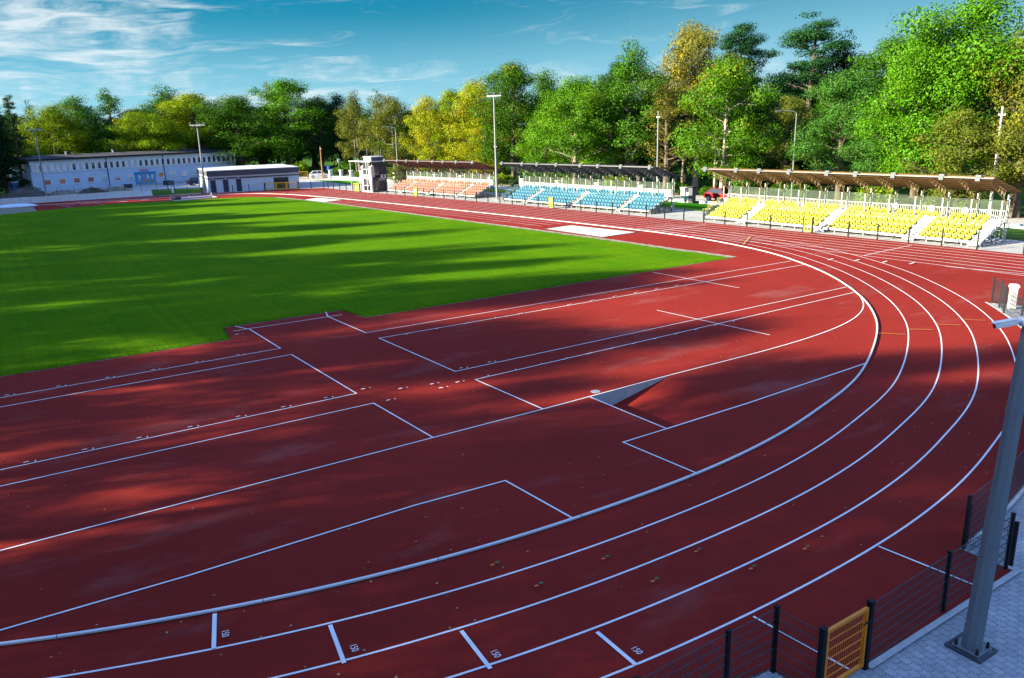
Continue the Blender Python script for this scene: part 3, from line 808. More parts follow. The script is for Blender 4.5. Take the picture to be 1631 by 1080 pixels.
def gate(a, b, label, col, h=1.22, frame=.055, sign=False, bars=6, group=None, post_h=None, panels=1):
    a, b = Vector(a), Vector(b); d = (b - a); L_ = d.length; ang = math.atan2(d.y, d.x)
    e = empty('mesh_gate', (a.x, a.y, 0), ang); tag(e, label, 'gate', group)
    ph = post_h or h + .06
    for x in (0, L_): post((x, 0), ph, .09).build('post', M['anthracite'], e)
    W = (L_ - .12) / panels
    for k in range(panels):
        x0 = .06 + W * k + .02; x1 = x0 + W - .04
        m = MB()
        m.bar((x0 + frame / 2, 0, .06), (x0 + frame / 2, 0, h), frame, frame); m.bar((x1 - frame / 2, 0, .06), (x1 - frame / 2, 0, h), frame, frame)
        m.bar((x0 + frame, 0, h - frame / 2), (x1 - frame, 0, h - frame / 2), frame, frame); m.bar((x0 + frame, 0, .06 + frame / 2), (x1 - frame, 0, .06 + frame / 2), frame, frame)
        m.build('gate_frame', col, e)
        w = MB()
        n = int((x1 - x0 - 2 * frame) / .05)
        for i in range(1, n): w.tube((x0 + frame + (x1 - x0 - 2 * frame) * i / n, 0, .06 + frame), (x0 + frame + (x1 - x0 - 2 * frame) * i / n, 0, h - frame), .0032, n=3, cap=False)
        for j in range(1, bars): 
            z = .06 + frame + (h - .06 - 2 * frame) * j / bars
            for s in (-.006, .006): w.tube((x0 + frame, s, z), (x1 - frame, s, z), .005, n=4, cap=False)
        w.build('gate_mesh', col, e)
    hd = MB(); hd.bar((L_ - .22, -.05, h * .78), (L_ - .06, -.05, h * .80), .018); hd.bar((L_ - .08, -.05, h * .80), (L_ - .08, .0, h * .80), .018)
    hd.build('handle', M['black_plastic'], e)
    if sign == 'board':
        s_ = MB(); s_.bb((.16, -.045, .16), (L_ - .16, -.03, h - .12)); s_.build('sign_board', M['seat_yellow'], e)
        s_ = MB(); s_.bb((.24, -.052, .60), (L_ - .24, -.0455, h - .24)); s_.build('notice', M['alu'], e)
        s_ = MB(); s_.bb((.24, -.052, .26), (L_ - .24, -.0455, .44)); s_.build('notice_strip', M['rust'], e)
    return e
gate(B_, C_, 'orange mesh gate between black posts in the near fence, beside the paved terrace', M['orange'], h=1.20, post_h=1.27)
gate((gates_x[1][0], yf(gates_x[1][0])), (gates_x[1][1], yf(gates_x[1][1])), 'yellow frame gate in the fence in front of the middle of the yellow stand', M['seat_yellow'], h=1.2, frame=.09)
gate((gates_x[2][0], yf(gates_x[2][0])), (gates_x[2][1], yf(gates_x[2][1])), 'yellow gate with a white notice in front of the blue stand', M['seat_yellow'], h=1.2, sign='board', frame=.09)
gate((gates_x[3][0], yf(gates_x[3][0])), (gates_x[3][1], yf(gates_x[3][1])), 'yellow gate with a notice board in front of the red stand', M['seat_yellow'], h=1.15, sign='board', frame=.09)
gate((gates_x[0][0], yf(gates_x[0][0])), (gates_x[0][1], yf(gates_x[0][1])), 'yellow gate right of the yellow stand, cut by the right picture edge', M['amber'], h=1.25, frame=.1)
gate((-73.0, 36.6), (-70.8, 36.7), 'yellow double gate at the foot of the judges tower', M['seat_yellow'], h=1.2, frame=.1, panels=2)
gate((-88.28, 27.1), (-86.3, 32.0), 'wide orange gate beside the track in front of the flat-roofed shed', M['amber'], h=1.2, frame=.12, panels=3)
gate((-115.2, 39.6), (-113.6, 43.6), 'orange double gate behind the right end of the flat-roofed shed', M['amber'], h=1.55, frame=.12, panels=2)

# ------------------------------------------------------------------ the near steel pole with its camera
PP = empty('floodlight_pole', (41.32, .87, 0), 0); tag(PP, 'big octagonal galvanised steel pole bolted to the pavers beside the near fence', 'pole')
def octa(r0, r1, z0, z1, n=8):
    m = MB(); m.tube((0, 0, z0), (0, 0, z1), r0, r1, n=n); return m
sh = MB(); sh.tube((0, 0, .028), (0, 0, 6.0), .170, .118, n=8); sh.tube((0, 0, 6.0), (0, 0, 13.5), .118, .075, n=8); sh.build('shaft', M['galv'], PP)
PP.rotation_euler = (R(-1.75), R(1.15), 0)      # the pole leans a little
m = MB(); m.bb((-.235, -.235, .004), (.235, .235, .030)); m.build('base_plate', M['galv'], PP, bevel=.004)
for sx in (-1, 1):
    for sy in (-1, 1):
        m = MB(); m.tube((sx * .18, sy * .18, .03), (sx * .18, sy * .18, .13), .030, .026, n=10); m.tube((sx * .18, sy * .18, .13), (sx * .18, sy * .18, .145), .024, .008, n=10)
        m.build('bolt_cap', M['black_plastic'], PP, smooth=True)
fr = MB()
for a, b in (((-.31, -.31), (.31, -.26)), ((-.31, .26), (.31, .31)), ((-.31, -.26), (-.26, .26)), ((.26, -.26), (.31, .26))): fr.bb((a[0], a[1], -.02), (b[0], b[1], .008))
fr.build('footing_frame', M['dark_steel'], PP)
m = MB(); m.box((-.088, -.134, 7.9), (.06, .08, 2.3), R(-33)); m.bar((-.02, -.03, 7.0), (-.088, -.134, 7.0), .03); m.bar((-.02, -.03, 8.8), (-.088, -.134, 8.8), .03); m.build('cable_cover', M['white_plastic'], PP)
for z in (2.0, 4.4, 5.5):
    m = MB(); rr = .170 - .052 * z / 6.0; m.tube((0, 0, z), (0, 0, z + .035), rr + .006, n=8); m.build('strap', M['galv'], PP)
ca = empty('security_camera', (41.435, 1.05, 5.90)); tag(ca, 'white bullet security camera on a round bracket, fixed to the big near steel pole', 'camera')
# direction of the bracket: to the left as seen from the terrace, slightly forward
bd = Vector((-.30, -.95, 0)).normalized(); pr = .12
m = MB(); m.tube(bd * pr + Vector((0, 0, 0)), bd * (pr + .07), .085, .08, n=20); m.tube(bd * (pr + .07), bd * (pr + .085), .07, .05, n=20); m.build('mount', M['white_plastic'], ca, smooth=True)
m = MB(); m.tube(bd * (pr + .08), bd * (pr + .19) + Vector((0, 0, -.0)), .024, n=10); m.tube(bd * (pr + .17), bd * (pr + .21), .034, .03, n=12); m.build('arm', M['white_plastic'], ca, smooth=True)
p0 = bd * (pr + .19); dirc = Vector((-.62, -.72, -.20)).normalized(); p1 = p0 + dirc * .30
m = MB(); m.bar(p0 - dirc * .02, p1, .098, .09); m.build('housing', M['white_plastic'], ca, bevel=.018, smooth=True)
m = MB(); m.bar(p0 + Vector((0, 0, .052)), p1 + dirc * .035 + Vector((0, 0, .052)), .115, .012); m.build('sun_shield', M['white_plastic'], ca, bevel=.004)
m = MB(); m.tube(p1, p1 + dirc * .012, .042, n=18); m.build('lens', M['black_plastic'], ca)

# white pedestal inside the fence corner
ps = empty('cabinet_post', (29.35, 27.75, 0), R(46)); tag(ps, 'white rounded-top plastic cabinet post standing inside the fence corner', 'cabinet')
m = MB(); m.bb((-.16, -.11, 0), (.16, .11, 1.02)); m.build('body', M['white_plastic'], ps, bevel=.02)
m = MB(); m.prism([(-.19, 1.02), (.19, 1.02), (.19, 1.10), (.13, 1.17), (-.13, 1.17), (-.19, 1.10)], -.14, .14); m.build('cap', M['white_plastic'], ps)
m = MB(); m.bb((-.13, -.118, .12), (.13, -.112, .9)); m.build('door', M['alu'], ps)

# ------------------------------------------------------------------ grandstands
M['grey_metal_pale'] = mat('pale_gutter_metal', (.13, .135, .14), .4, .2)
def seat_mesh(name, ma):
    m = MB()
    w = .172
    prof = [(-.20, .02), (-.21, .055), (-.05, .045), (.10, .05), (.165, .09), (.19, .17), (.215, .30), (.20, .315), (.175, .305), (.15, .18), (.12, .105), (.08, .085), (-.05, .08), (-.19, .092), (-.235, .06), (-.215, .015)]
    m.prism(prof, -w, w, 'x')
    m.bb((-.05, -.03, -.06), (.05, .03, .03))
    me = m.mesh(name, ma, bevel=.008)
    # narrow the top of the back
    for v in me.vertices:
        if v.co.z > .2: v.co.x *= 1 - (v.co.z - .2) * 1.2
    return me
STANDS = []
def grandstand(p0, p1, key, label, left_glass, rail_dense, posts=13):
    p0, p1 = Vector(p0), Vector(p1); d = p1 - p0; L_ = d.length
    e = empty('grandstand', (p0.x, p0.y, -.055), math.atan2(d.y, d.x)); tag(e, label, 'grandstand')
    WM, GM, DM = M['white_metal'], M['grey_metal'], M['dark_steel']
    NR = 5; rz = [.36 + .30 * r for r in range(NR)]; ry = [.10 + .66 * r for r in range(NR)]
    yel = key == 'yellow'; pitch = (L_ - (4.3 if yel else 3.0)) / 45; secs = [8, 15, 14, 8]; aw = 1.0 if yel else .8
    x = .35; sec = []; aisle = []
    for i, n_ in enumerate(secs):
        sec.append((x, n_)); x += n_ * pitch
        if i < 3: aisle.append((x + .08, x + aw - .08)); x += aw
    xe = x
    # decks and risers
    for r in range(NR):
        m = MB()
        spans = [(s, s + n_ * pitch) for s, n_ in sec] if r < 4 else [(.3, L_ - .3)]
        for a, b in spans:
            m.bb((a - .05, ry[r], rz[r] - .05), (b + .05, ry[r] + .62, rz[r]))
            m.bb((a - .05, ry[r] - .035, rz[r] - .10), (b + .05, ry[r] - .003, rz[r] + .03))
        m.build('row_deck', M['alu'], e)
    # aisles with aluminium steps, and the open end steps on the right
    for a, b in aisle + ([(xe + .10, L_ - .15)] if yel else []):
        m = MB()
        for s in range(NR * 2 - 1):
            z = .20 + .15 * s; y = -.12 + .33 * s
            m.bb((a, y, z - .045), (b, y + .36, z)); m.bb((a + .02, y + .03, z - .11), (b - .02, y + .05, z - .05))
        for xx in (a + .03, b - .03): m.bar((xx, -.1, .08), (xx, ry[4], rz[4] - .12), .05, .12)
        m.bb((a - .01, -.14, .0), (a + .05, -.08, .20)); m.bb((b - .05, -.14, .0), (b + .01, -.08, .20))
        m.build('aisle_steps', M['alu' if yel else 'step_grey'], e)
    # substructure: legs and braces
    m = MB(); nb = 11
    for i in range(nb):
        xx = .1 + (L_ - .2) * i / (nb - 1)
        for r in range(NR): m.bar((xx, ry[r] + .05, 0), (xx, ry[r] + .05, rz[r] - .05), .05)
        m.bar((xx, ry[4] + .6, 0), (xx, ry[4] + .6, rz[4] - .05), .06)
        m.bar((xx, ry[0], rz[0] - .09), (xx, ry[4] + .6, rz[4] - .10), .05, .09)
        m.bar((xx, ry[0] + .1, .06), (xx, ry[4] + .6, .06), .04); m.bar((xx, ry[4] + .6, .1), (xx, ry[2], rz[2] - .1), .04)
        m.box((xx, 3.35, .05), (.16, .16, .10)); m.box((xx, .15, .03), (.14, .14, .06))
    for z, y in ((.22, .13), (.9, 2.75), (.12, 3.35)): m.bar((.1, y, z), (L_ - .1, y, z), .045)
    for i in range(nb - 1):
        xa = .1 + (L_ - .2) * i / (nb - 1); xb = .1 + (L_ - .2) * (i + 1) / (nb - 1)
        m.bar((xa, 3.36, .1), (xb, 3.36, 1.45), .03)
    m.build('substructure', DM if key != 'yellow' else GM, e)
    m = MB()
    for i in range(nb * 2 - 1):
        xx = .1 + (L_ - .2) * i / (nb * 2 - 2); m.bar((xx, ry[0] - .02, 0), (xx, ry[0] - .02, rz[0] - .1), .05)
    m.build('front_legs', WM, e)
    # seats
    me = seat_mesh('seat_' + key, M['seat_' + key])
    spots = []
    for r in range(NR):
        if r < 4:
            for s, n_ in sec: spots += [(s + (k + .5) * pitch, r) for k in range(n_)]
        else:
            step = L_ - .8 - (0 if key != 'yellow' else 0); nn = int((L_ - 1.2) / pitch)
            spots += [(.4 + (k + .5) * pitch, r) for k in range(nn) if abs(((.4 + (k + .5) * pitch) % (L_ / (posts - 1))) - 0) > .16]
    dst = lambda s: (e.matrix_world @ Vector((s[0], ry[s[1]] + .3, rz[s[1]])) - CAM.location).length
    ang = e.rotation_euler.z; loc = Vector(e.location)
    def dist(s):
        c, sn = math.cos(ang), math.sin(ang); X, Y = s[0], ry[s[1]] + .3
        return math.hypot(loc.x + c * X - sn * Y - 47, loc.y + sn * X + c * Y + 12.2)
    spots.sort(key=dist)
    for s in spots[:100]:
        o = link('seat', me, e); o.location = (s[0], ry[s[1]] + .33, rz[s[1]] + .06); o.scale.x = pitch / .47
    rest = MB()
    vs = [tuple(v.co) for v in me.vertices]; fs = [tuple(p.vertices) for p in me.polygons]
    for s in spots[100:]: rest.add([(v[0] * pitch / .47 + s[0], v[1] + ry[s[1]] + .33, v[2] + rz[s[1]] + .06) for v in vs], fs)
    o = rest.build('seats', M['seat_' + key], e); o['kind'] = 'stuff'
    # posts, screen, railing at the back
    yb = 3.34; zt = rz[4]
    for i in range(posts):
        xx = .12 + (L_ - .24) * i / (posts - 1)
        m = MB(); m.bar((xx, 2.72, zt - .25), (xx, 2.72, 3.04), .085); m.build('screen_post', WM, e)
        m = MB()
        m.bar((xx + .02, yb + .12, 0), (xx + .02, yb + .12, 3.42), .06); m.bar((xx + .02, yb + .40, 0), (xx + .02, yb + .40, 3.36), .05)
        for k in range(9): m.bar((xx + .02, yb + .12, .2 + .36 * k), (xx + .02, yb + .40, .38 + .36 * k), .03)
        m.build('column', WM, e)
    RF = None
    gl = MB(); gl.bb((.15, yb, zt + .72), (L_ - .15, yb + .012, zt + 1.46)); gl.build('wind_screen', M['glass'], e)
    m = MB(); m.bar((.1, yb - .03, zt + .70), (L_ - .1, yb - .03, zt + .70), .05); m.bar((.1, yb - .03, zt + .06), (L_ - .1, yb - .03, zt + .06), .04)
    if rail_dense:
        n_ = int(L_ / .135)
        for i in range(n_ + 1): m.bar((.1 + (L_ - .2) * i / n_, yb - .03, zt + .08), (.1 + (L_ - .2) * i / n_, yb - .03, zt + .68), .03)
        m.build('back_railing', WM, e)
    else:
        m.build('back_railing', WM, e)
        m = MB(); m.bb((.15, yb - .012, zt + .09), (L_ - .15, yb - .002, zt + .66)); m.build('back_panel', M['panel_back'], e)
    m = MB()
    for xa, xb in ((.15, 1.9), (L_ - 1.9, L_ - .15)): m.bar((xa, yb - .06, zt + (.1 if xa < 1 else .7)), (xb, yb - .06, zt + (.7 if xa < 1 else .1)), .04)
    m.build('brace', WM, e)
    # roof: sheet rising to the front, trusses, purlins, gutter, lamp boxes
    y0, z0, y1, z1 = -.05, 4.92, 4.55, 3.55
    sl_ = (z1 - z0) / (y1 - y0)
    m = MB(); n_ = int((L_ + .7) / .076); xa = -.35; vs = []; fs = []
    for i in range(n_ + 1):
        xx = xa + (L_ + .7) * i / n_; dz = .022 * (1 if i % 2 else -1)
        vs += [(xx, y0, z0 + dz), (xx, y1, z1 + dz), (xx, y0, z0 + dz - .008), (xx, y1, z1 + dz - .008)]
    for i in range(n_):
        b = 4 * i; fs += [(b, b + 1, b + 5, b + 4), (b + 2, b + 6, b + 7, b + 3)]
        fs += [(b, b + 4, b + 6, b + 2), (b + 1, b + 3, b + 7, b + 5)]
    m.add(vs, fs); rf = m.build('roof', M['roof_' + key], e)
    for i in range(posts):
        xx = .12 + (L_ - .24) * i / (posts - 1)
        m = MB()
        top = lambda y: z0 + sl_ * (y - y0) - .06
        m.bar((xx, y0 + .1, top(y0 + .1)), (xx, y1 - .05, top(y1 - .05)), .04, .04)
        low = lambda t: (xx, y0 + .1 + (2.95 - y0) * t, top(y0 + .1) - .10 + (3.02 - (top(y0 + .1) - .10)) * t)
        m.bar(low(0), low(1), .035, .035); m.bar((xx, 2.95, 3.02), (xx, 3.45, 3.02), .05); m.bar((xx, 3.45, 3.02), (xx, y1 - .2, top(y1 - .2)), .045)
        for k in range(1, 7):
            p = Vector(low(k / 6.5)); m.bar(p, (xx, p.y + .18, top(p.y + .18)), .018); m.bar(p, (xx, p.y - .2, top(p.y - .2)), .018)
        for yy in (2.9, 3.45): m.bar((xx, 3.3, 2.75), (xx, yy + (.5 if yy > 3 else -.55), top(yy) - .12), .035)
        m.build('truss', M['truss_' + key], rf)
    m = MB()
    for k in range(7):
        y = y0 + .18 + (y1 - y0 - .3) * k / 6; m.bar((-.3, y, z0 + sl_ * (y - y0) - .045), (L_ + .3, y, z0 + sl_ * (y - y0) - .045), .05, .04)
    m.build('purlins', M['truss_' + key], rf)
    m = MB(); m.tube((-.35, y0 - .06, z0 - .15), (L_ + .35, y0 - .06, z0 - .15), .048, n=10)
    m.build('gutter', M['grey_metal_pale'], rf)
    nl = 9 if key == 'yellow' else 8
    for i in range(nl):
        xx = .2 + (L_ - .4) * (i + (.18 if i % 3 == 1 else 0)) / (nl - .85)
        m = MB(); m.bb((xx - .17, y0 - .18, z0 - .36), (xx + .17, y0 + .05, z0 - .12)); m.bb((xx - .2, y0 - .1, z0 - .12), (xx + .2, y0 - .02, z0 + .06))
        m.build('lamp_box', M['lamp_grey'], rf, bevel=.02)
    if left_glass:
        for r in range(4):
            m = MB(); m.bb((-.04, ry[r] - .1, rz[r] - .25), (-.02, ry[r] + .56, rz[r] + .72)); m.bar((-.03, ry[r] - .1, rz[r] - .3), (-.03, ry[r] - .1, rz[r] + .74), .04)
            m.build('side_screen', M['side_glass'], e)
    STANDS.append(e)
    return e
M['lamp_grey'] = mat('lamp_box_grey', (.085, .105, .12), .5, .1)
M['step_grey'] = mat('worn_step_metal', (.36, .37, .38), .6, .1, var=.25, vscale=3)
M['panel_back'] = mat('pale_back_panel', (.26, .27, .27), .7, 0, var=.08, vscale=2)
M['side_glass'] = m_glass('ribbed_side_screen', (.80, .84, .82), .55)
GY = grandstand((-6.41, 44.70), (19.05, 45.35), 'yellow', 'covered stand with yellow seats under a brown sloping roof, nearest to the viewer', True, True)
GB = grandstand((-38.5, 42.55), (-13.5, 44.55), 'blue', 'covered stand with light blue seats under a slate grey sloping roof, the middle one', True, False)
GR = grandstand((-66.9, 39.45), (-44.9, 42.25), 'red', 'covered stand with faded red seats under a maroon sloping roof, beside the judges tower', False, False)
# white balls of light fittings hung on the back railing of the yellow stand
for k, xx in enumerate((17.2, 20.1, 22.6)):
    m = MB(); bm = bmesh.new(); bmesh.ops.create_uvsphere(bm, u_segments=14, v_segments=10, radius=.27)
    vs = [(v.co.x + xx, v.co.y * .35 + 3.20, v.co.z + 2.12) for v in bm.verts]; bm.verts.index_update(); fs = [tuple(v.index for v in f.verts) for f in bm.faces]; bm.free()
    m.add(vs, fs); m.build('round_lamp', M['alu'], GY, smooth=True)

# ------------------------------------------------------------------ floodlight masts and street lamps
M['grey_metal_light'] = mat('pale_zinc', (.22, .24, .26), .5, .2, var=.1, vscale=6)
def floodlight(p, h, label, rz, arm=1.9, n=5, r=.19):
    e = empty('floodlight_mast', (p[0], p[1], -.06), rz); tag(e, label, 'floodlight')
    m = MB(); m.tube((0, 0, 0), (0, 0, h - .1), r, r * .5, n=10); m.build('mast', M['grey_metal_light'], e, smooth=True)
    m = MB(); m.bb((-.3, -.3, 0), (.3, .3, .08)); m.build('base_plate', M['concrete'], e)
    m = MB(); m.bar((-arm / 2, 0, h), (arm / 2, 0, h), .12); m.bar((-arm * .36, .34, h + .05), (arm * .36, .34, h + .05), .07); m.bar((0, 0, h), (0, .36, h + .05), .07); m.build('cross_arm', M['white_metal'], e)
    for i in range(n):
        f = i % 2; xx = (-.5 + i / (n - 1)) * arm * .92
        m = MB(); m.box((xx, -.16 if f else .22, h + (-.16 if f else .28)), (.30, .34, .10), rx=R(28 if f else -28)); m.box((xx, -.05 if f else .1, h + (-.02 if f else .14)), (.05, .05, .20))
        m.build('flood_lamp', M['lamp_grey'], e, bevel=.02)
    m = MB(); m.bar((-.22, 0, h * .52), (.22, 0, h * .52), .10); m.build('bracket', M['white_metal'], e)
floodlight((-41.0, 43.3), 13.0, 'tall white floodlight mast between the red and the blue stand', R(30), 2.0, 5, .165)
floodlight((-91.3, 18.1), 10.9, 'white floodlight mast at the corner of the flat-roofed shed', R(55), 2.5, 5, .17)
floodlight((-95.6, -4.5), 10.8, 'slim grey floodlight mast behind the retaining wall at the left', R(60), 2.3, 4, .15)
def street_lamp(p, h, label, ang, arm=1.9, head=True):
    e = empty('street_lamp', (p[0], p[1], -.06), ang); tag(e, label, 'street lamp')
    m = MB(); m.tube((0, 0, 0), (0, 0, h - .5), .11, .06, n=8); m.build('column', M['galv'], e, smooth=True)
    m = MB(); m.chain([(0, 0, h - .55), (0, 0, h - .2), (.25, 0, h - .02), (.8, 0, h + .10), (arm, 0, h + .12)], [.06, .055, .05, .045, .04]); m.build('arm', M['galv'], e, smooth=True)
    m = MB(); m.box((arm + .28, 0, h + .12), (.75, .26, .12)); m.build('lamp_head', M['lamp_grey'], e, bevel=.045)
    m = MB(); m.box((arm + .3, 0, h + .045), (.5, .18, .05)); m.build('lens', M['lamp_glass'], e, bevel=.015)
    m = MB(); m.bar((0, 0, h * .35), (.35, 0, h * .35 + .25), .04); m.build('bracket', M['galv'], e)
lft = R(147 + 90)
street_lamp((-11.6, 64.5), 9.9, 'grey street lamp with a curved arm behind the yellow stand', lft, 1.7)
street_lamp((-52.5, 57.6), 9.4, 'grey street lamp among the trees behind the left end of the blue stand', lft, 1.9)
street_lamp((-86.5, 50.9), 9.7, 'grey street lamp beside the judges tower and the red stand', lft, 1.8)
street_lamp((-109.9, 52.6), 9.6, 'dim street lamp in front of the dark trees left of the judges tower', lft, 1.2)
def plain_pole(p, h, label, ma, r=.11, name='utility_pole'):
    e = empty(name, (p[0], p[1], -.06)); tag(e, label, 'pole')
    m = MB(); m.tube((0, 0, 0), (0, 0, h), r, r * .62, n=9); m.build('shaft', ma, e, smooth=True)
    m = MB(); m.bar((-.3, 0, h * .93), (.3, 0, h * .93), .05); m.tube((-.26, 0, h * .93), (-.26, 0, h * .93 + .14), .035, n=6); m.tube((.26, 0, h * .93), (.26, 0, h * .93 + .14), .035, n=6); m.build('insulators', M['white_plastic'], e)
plain_pole((11.7, 61.3), 9.6, 'pale concrete utility pole among the leaves at the right picture edge', M['concrete'], .15)
plain_pole((-113.6, 46.6), 6.4, 'brown wooden utility pole beside the white parked car', M['rust'], .17)
plain_pole((-26.3, 57.6), 10.5, 'slim grey pole rising behind the roof of the blue stand', M['galv'], .13)
plain_pole((-36, 66.5), 5.6, 'rusty reddish post in the gap between the blue and yellow stands', M['rust'], .14)
for k, (p, h) in enumerate((((-118, 52), 3.6), ((-109, 46.2), 2.6))):
    e = empty('road_sign', (p[0], p[1], -.06), lft); tag(e, ['small grey signpost by the dark trees left of the white car', 'blue road sign on a thin post right of the white parked car'][k], 'road sign')
    m = MB(); m.tube((0, 0, 0), (0, 0, h), .05, n=6); m.build('post', M['galv'], e)
    m = MB(); m.box((0, -.06, h - .35), (.7, .03, .75)); m.build('panel', M['sign_blue' if k else 'grey_metal'], e)

# ------------------------------------------------------------------ park fence with stone pillars, low walls
PF = [(-113.5, 48.3), (-109.3, 49.0), (-105.2, 49.5), (-101.1, 49.95), (-97, 50.4), (-92.9, 50.8), (-88.7, 51.3), (-82.5, 51.8), (-75, 52.4), (-67, 53.0), (-59, 53.6), (-51, 54.2), (-43, 54.8), (-35, 55.3), (-27, 55.8), (-20.2, 56.2)]
e = empty('park_fence', (PF[0][0], PF[0][1], -.06)); tag(e, 'park fence of pale stone pillars and dark bars along the service road behind the stands', 'fence')
inv = Matrix.Translation(-Vector(e.location))
for i, p in enumerate(PF):
    m = MB(); m.bb((p[0] - .3, p[1] - .3, -.1), (p[0] + .3, p[1] + .3, 1.55)); m.bb((p[0] - .38, p[1] - .38, 1.55), (p[0] + .38, p[1] + .38, 1.68))
    o = m.build('pillar', M['pale_concrete'], e, bevel=.015); o.matrix_parent_inverse = inv
    if i:
        a, b = Vector(PF[i - 1]), Vector(p); d = (b - a).normalized(); a = a + d * .32; b = b - d * .32
        m = MB(); m.bar((a.x, a.y, .12), (b.x, b.y, .12), .2, .36); o = m.build('plinth', M['pale_concrete'], e); o.matrix_parent_inverse = inv
        m = MB(); L_ = (b - a).length; n_ = int(L_ / .22)
        for z in (.42, 1.32): m.bar((a.x, a.y, z), (b.x, b.y, z), .035)
        for k in range(1, n_): q = a + d * (L_ * k / n_); m.bar((q.x, q.y, .42), (q.x, q.y, 1.42), .02)
        o = m.build('bars', M['anthracite'], e); o.matrix_parent_inverse = inv
e = empty('stone_wall', (-18, 56.5, -.06)); tag(e, 'low pale stone kerb wall along the service road behind the yellow stand', 'wall')
m = MB(); m.bar((0, 0, .16), (38, .9, .16), .3, .36); m.build('wall_body', M['pale_concrete'], e, bevel=.02)
e = empty('gate_pillar', (-19.0, 56.2, -.06)); tag(e, 'dark capped pillar at the end of the park fence, left of the red car', 'pillar')
m = MB(); m.bb((-.32, -.3, 0), (.32, .3, 1.75)); m.build('shaft', M['panel_grey'], e, bevel=.02)
m = MB(); m.bb((-.42, -.4, 1.75), (.42, .4, 1.9)); m.build('capstone', M['roof_felt'], e, bevel=.02)
m = MB(); m.bb((-.75, -.2, 0), (-.35, .2, 1.2)); m.build('stone_side', M['concrete'], e)
# concrete panel retaining wall at the far left
e = empty('retaining_wall', (-93.6, 0, 0)); tag(e, 'pale concrete panel retaining wall along the far bend at the left', 'wall')
m = MB()
a, b = Vector((-93.0, -30)), Vector((-94.55, 8.8)); d = (b - a).normalized(); L_ = (b - a).length; n_ = 30
for i in range(n_):
    p = a + d * (L_ * i / n_ + .01); q = a + d * (L_ * (i + 1) / n_ - .012); h = 1.02 - .12 * i / n_ + random.uniform(-.02, .02)
    m.bar((p.x + .02, p.y, h / 2 - .05), (q.x + .02, q.y, h / 2 - .05), .14, h + .1)
o = m.build('panels', M['pale_concrete'], e); o.location = (93.6, 0, 0)
m = MB(); m.bar((a.x - .25, a.y, .3), (b.x - .25, b.y, .3), .3, .6); o = m.build('backing', M['concrete'], e); o.location = (93.6, 0, 0)

# soil and rubble heaps
def heap(p, sx, sy, h, label, ma, seed):
    rr = random.Random(seed); m = MB(); n1, n2 = 26, 10; vs, fs = [], []
    off = [rr.uniform(0, 6.28) for _ in range(6)]
    for j in range(n2 + 1):
        for i in range(n1):
            t = 2 * math.pi * i / n1; r = j / n2
            rad_ = r * (1 + .18 * math.sin(2 * t + off[0]) + .1 * math.sin(5 * t + off[1]))
            z = h * max(0, (1 - r ** 1.4)) * (1 + .25 * math.sin(3 * t + off[2]) * r) + rr.uniform(-.06, .06) * h * (0 if j == n2 else 1)
            vs.append((rad_ * sx * math.cos(t), rad_ * sy * math.sin(t), z - .08 if j == n2 else z))
    for j in range(n2):
        for i in range(n1): fs.append((j * n1 + i, j * n1 + (i + 1) % n1, (j + 1) * n1 + (i + 1) % n1, (j + 1) * n1 + i))
    m.add(vs, fs)
    for k in range(26):
        t = rr.uniform(0, 6.28); r = rr.uniform(.3, 1.1); s_ = rr.uniform(.06, .25)
        m.box((r * sx * math.cos(t), r * sy * math.sin(t), max(.05, h * (1 - min(1, r) ** 1.4))), (s_ * 1.3, s_, s_ * .8), rr.uniform(0, 3), rr.uniform(0, 1))
    o = m.build('soil_heap', ma, smooth=False); o.location = (p[0], p[1], -.06); tag(o, label, 'soil heap')
heap((-104, -7.0), 3.0, 5.2, 1.9, 'big dark soil heap at the left picture edge behind the retaining wall', M['soil'], 3)
heap((-110, -1.2), 2.0, 3.2, .9, 'grey soil heap in front of the left windows of the long building', M['grit'], 4)
heap((-112, 3.5), 1.6, 2.4, 1.0, 'dark rubble heap under the fifth window of the long building', M['soil'], 5)
heap((-114, 7.5), 1.6, 2.6, .7, 'low grey rubble heap just left of the blue doors', M['grit'], 6)

# ------------------------------------------------------------------ the long grey-blue building
e = empty('long_building', (-121.2, -4.9, -.08), math.atan2(40, -15)); LB = e
tag(e, 'long two-storey grey-blue building with a row of small upper windows and blue doors', 'building')
L_ = 42.7; H1, H2 = 3.55, 5.0; DP = 9.0        # local x along the facade, +y backwards
m = MB(); m.bb((0, 0, 0), (L_, DP, H1)); m.bb((.1, .03, H1), (L_ - .1, DP - .1, 5.75)); m.build('wall', M['plaster_blue'], e)
m = MB(); m.bb((-.05, -.10, H1 - .02), (L_ + .05, -.003, H1 + .14)); m.bb((-.05, -.16, H2 + .02), (L_ + .05, -.003, H2 + .22)); m.bb((0, -.06, H2 + .225), (L_, -.002, 5.7)); m.build('cornice', M['pale_concrete'], e)
m = MB(); m.prism([(-.55, 5.70), (DP + .4, 5.70), (DP + .4, 6.0), (DP * .5, 6.6), (-.55, 6.05)], -.6, L_ + .5, 'x'); rf = m.build('roof', M['roof_felt'], e)
for xx, yy in ((9, 4.2), (18.5, 5), (33, 3.8), (38.5, 5)):
    m = MB(); m.bb((xx - .4, yy - .3, 5.9), (xx + .4, yy + .3, 7.0)); m.bb((xx - .48, yy - .38, 7.0), (xx + .48, yy + .38, 7.12)); m.build('chimney', M['brick' if xx > 20 else 'panel_dark'], rf)
nw = 36; st = L_ / nw
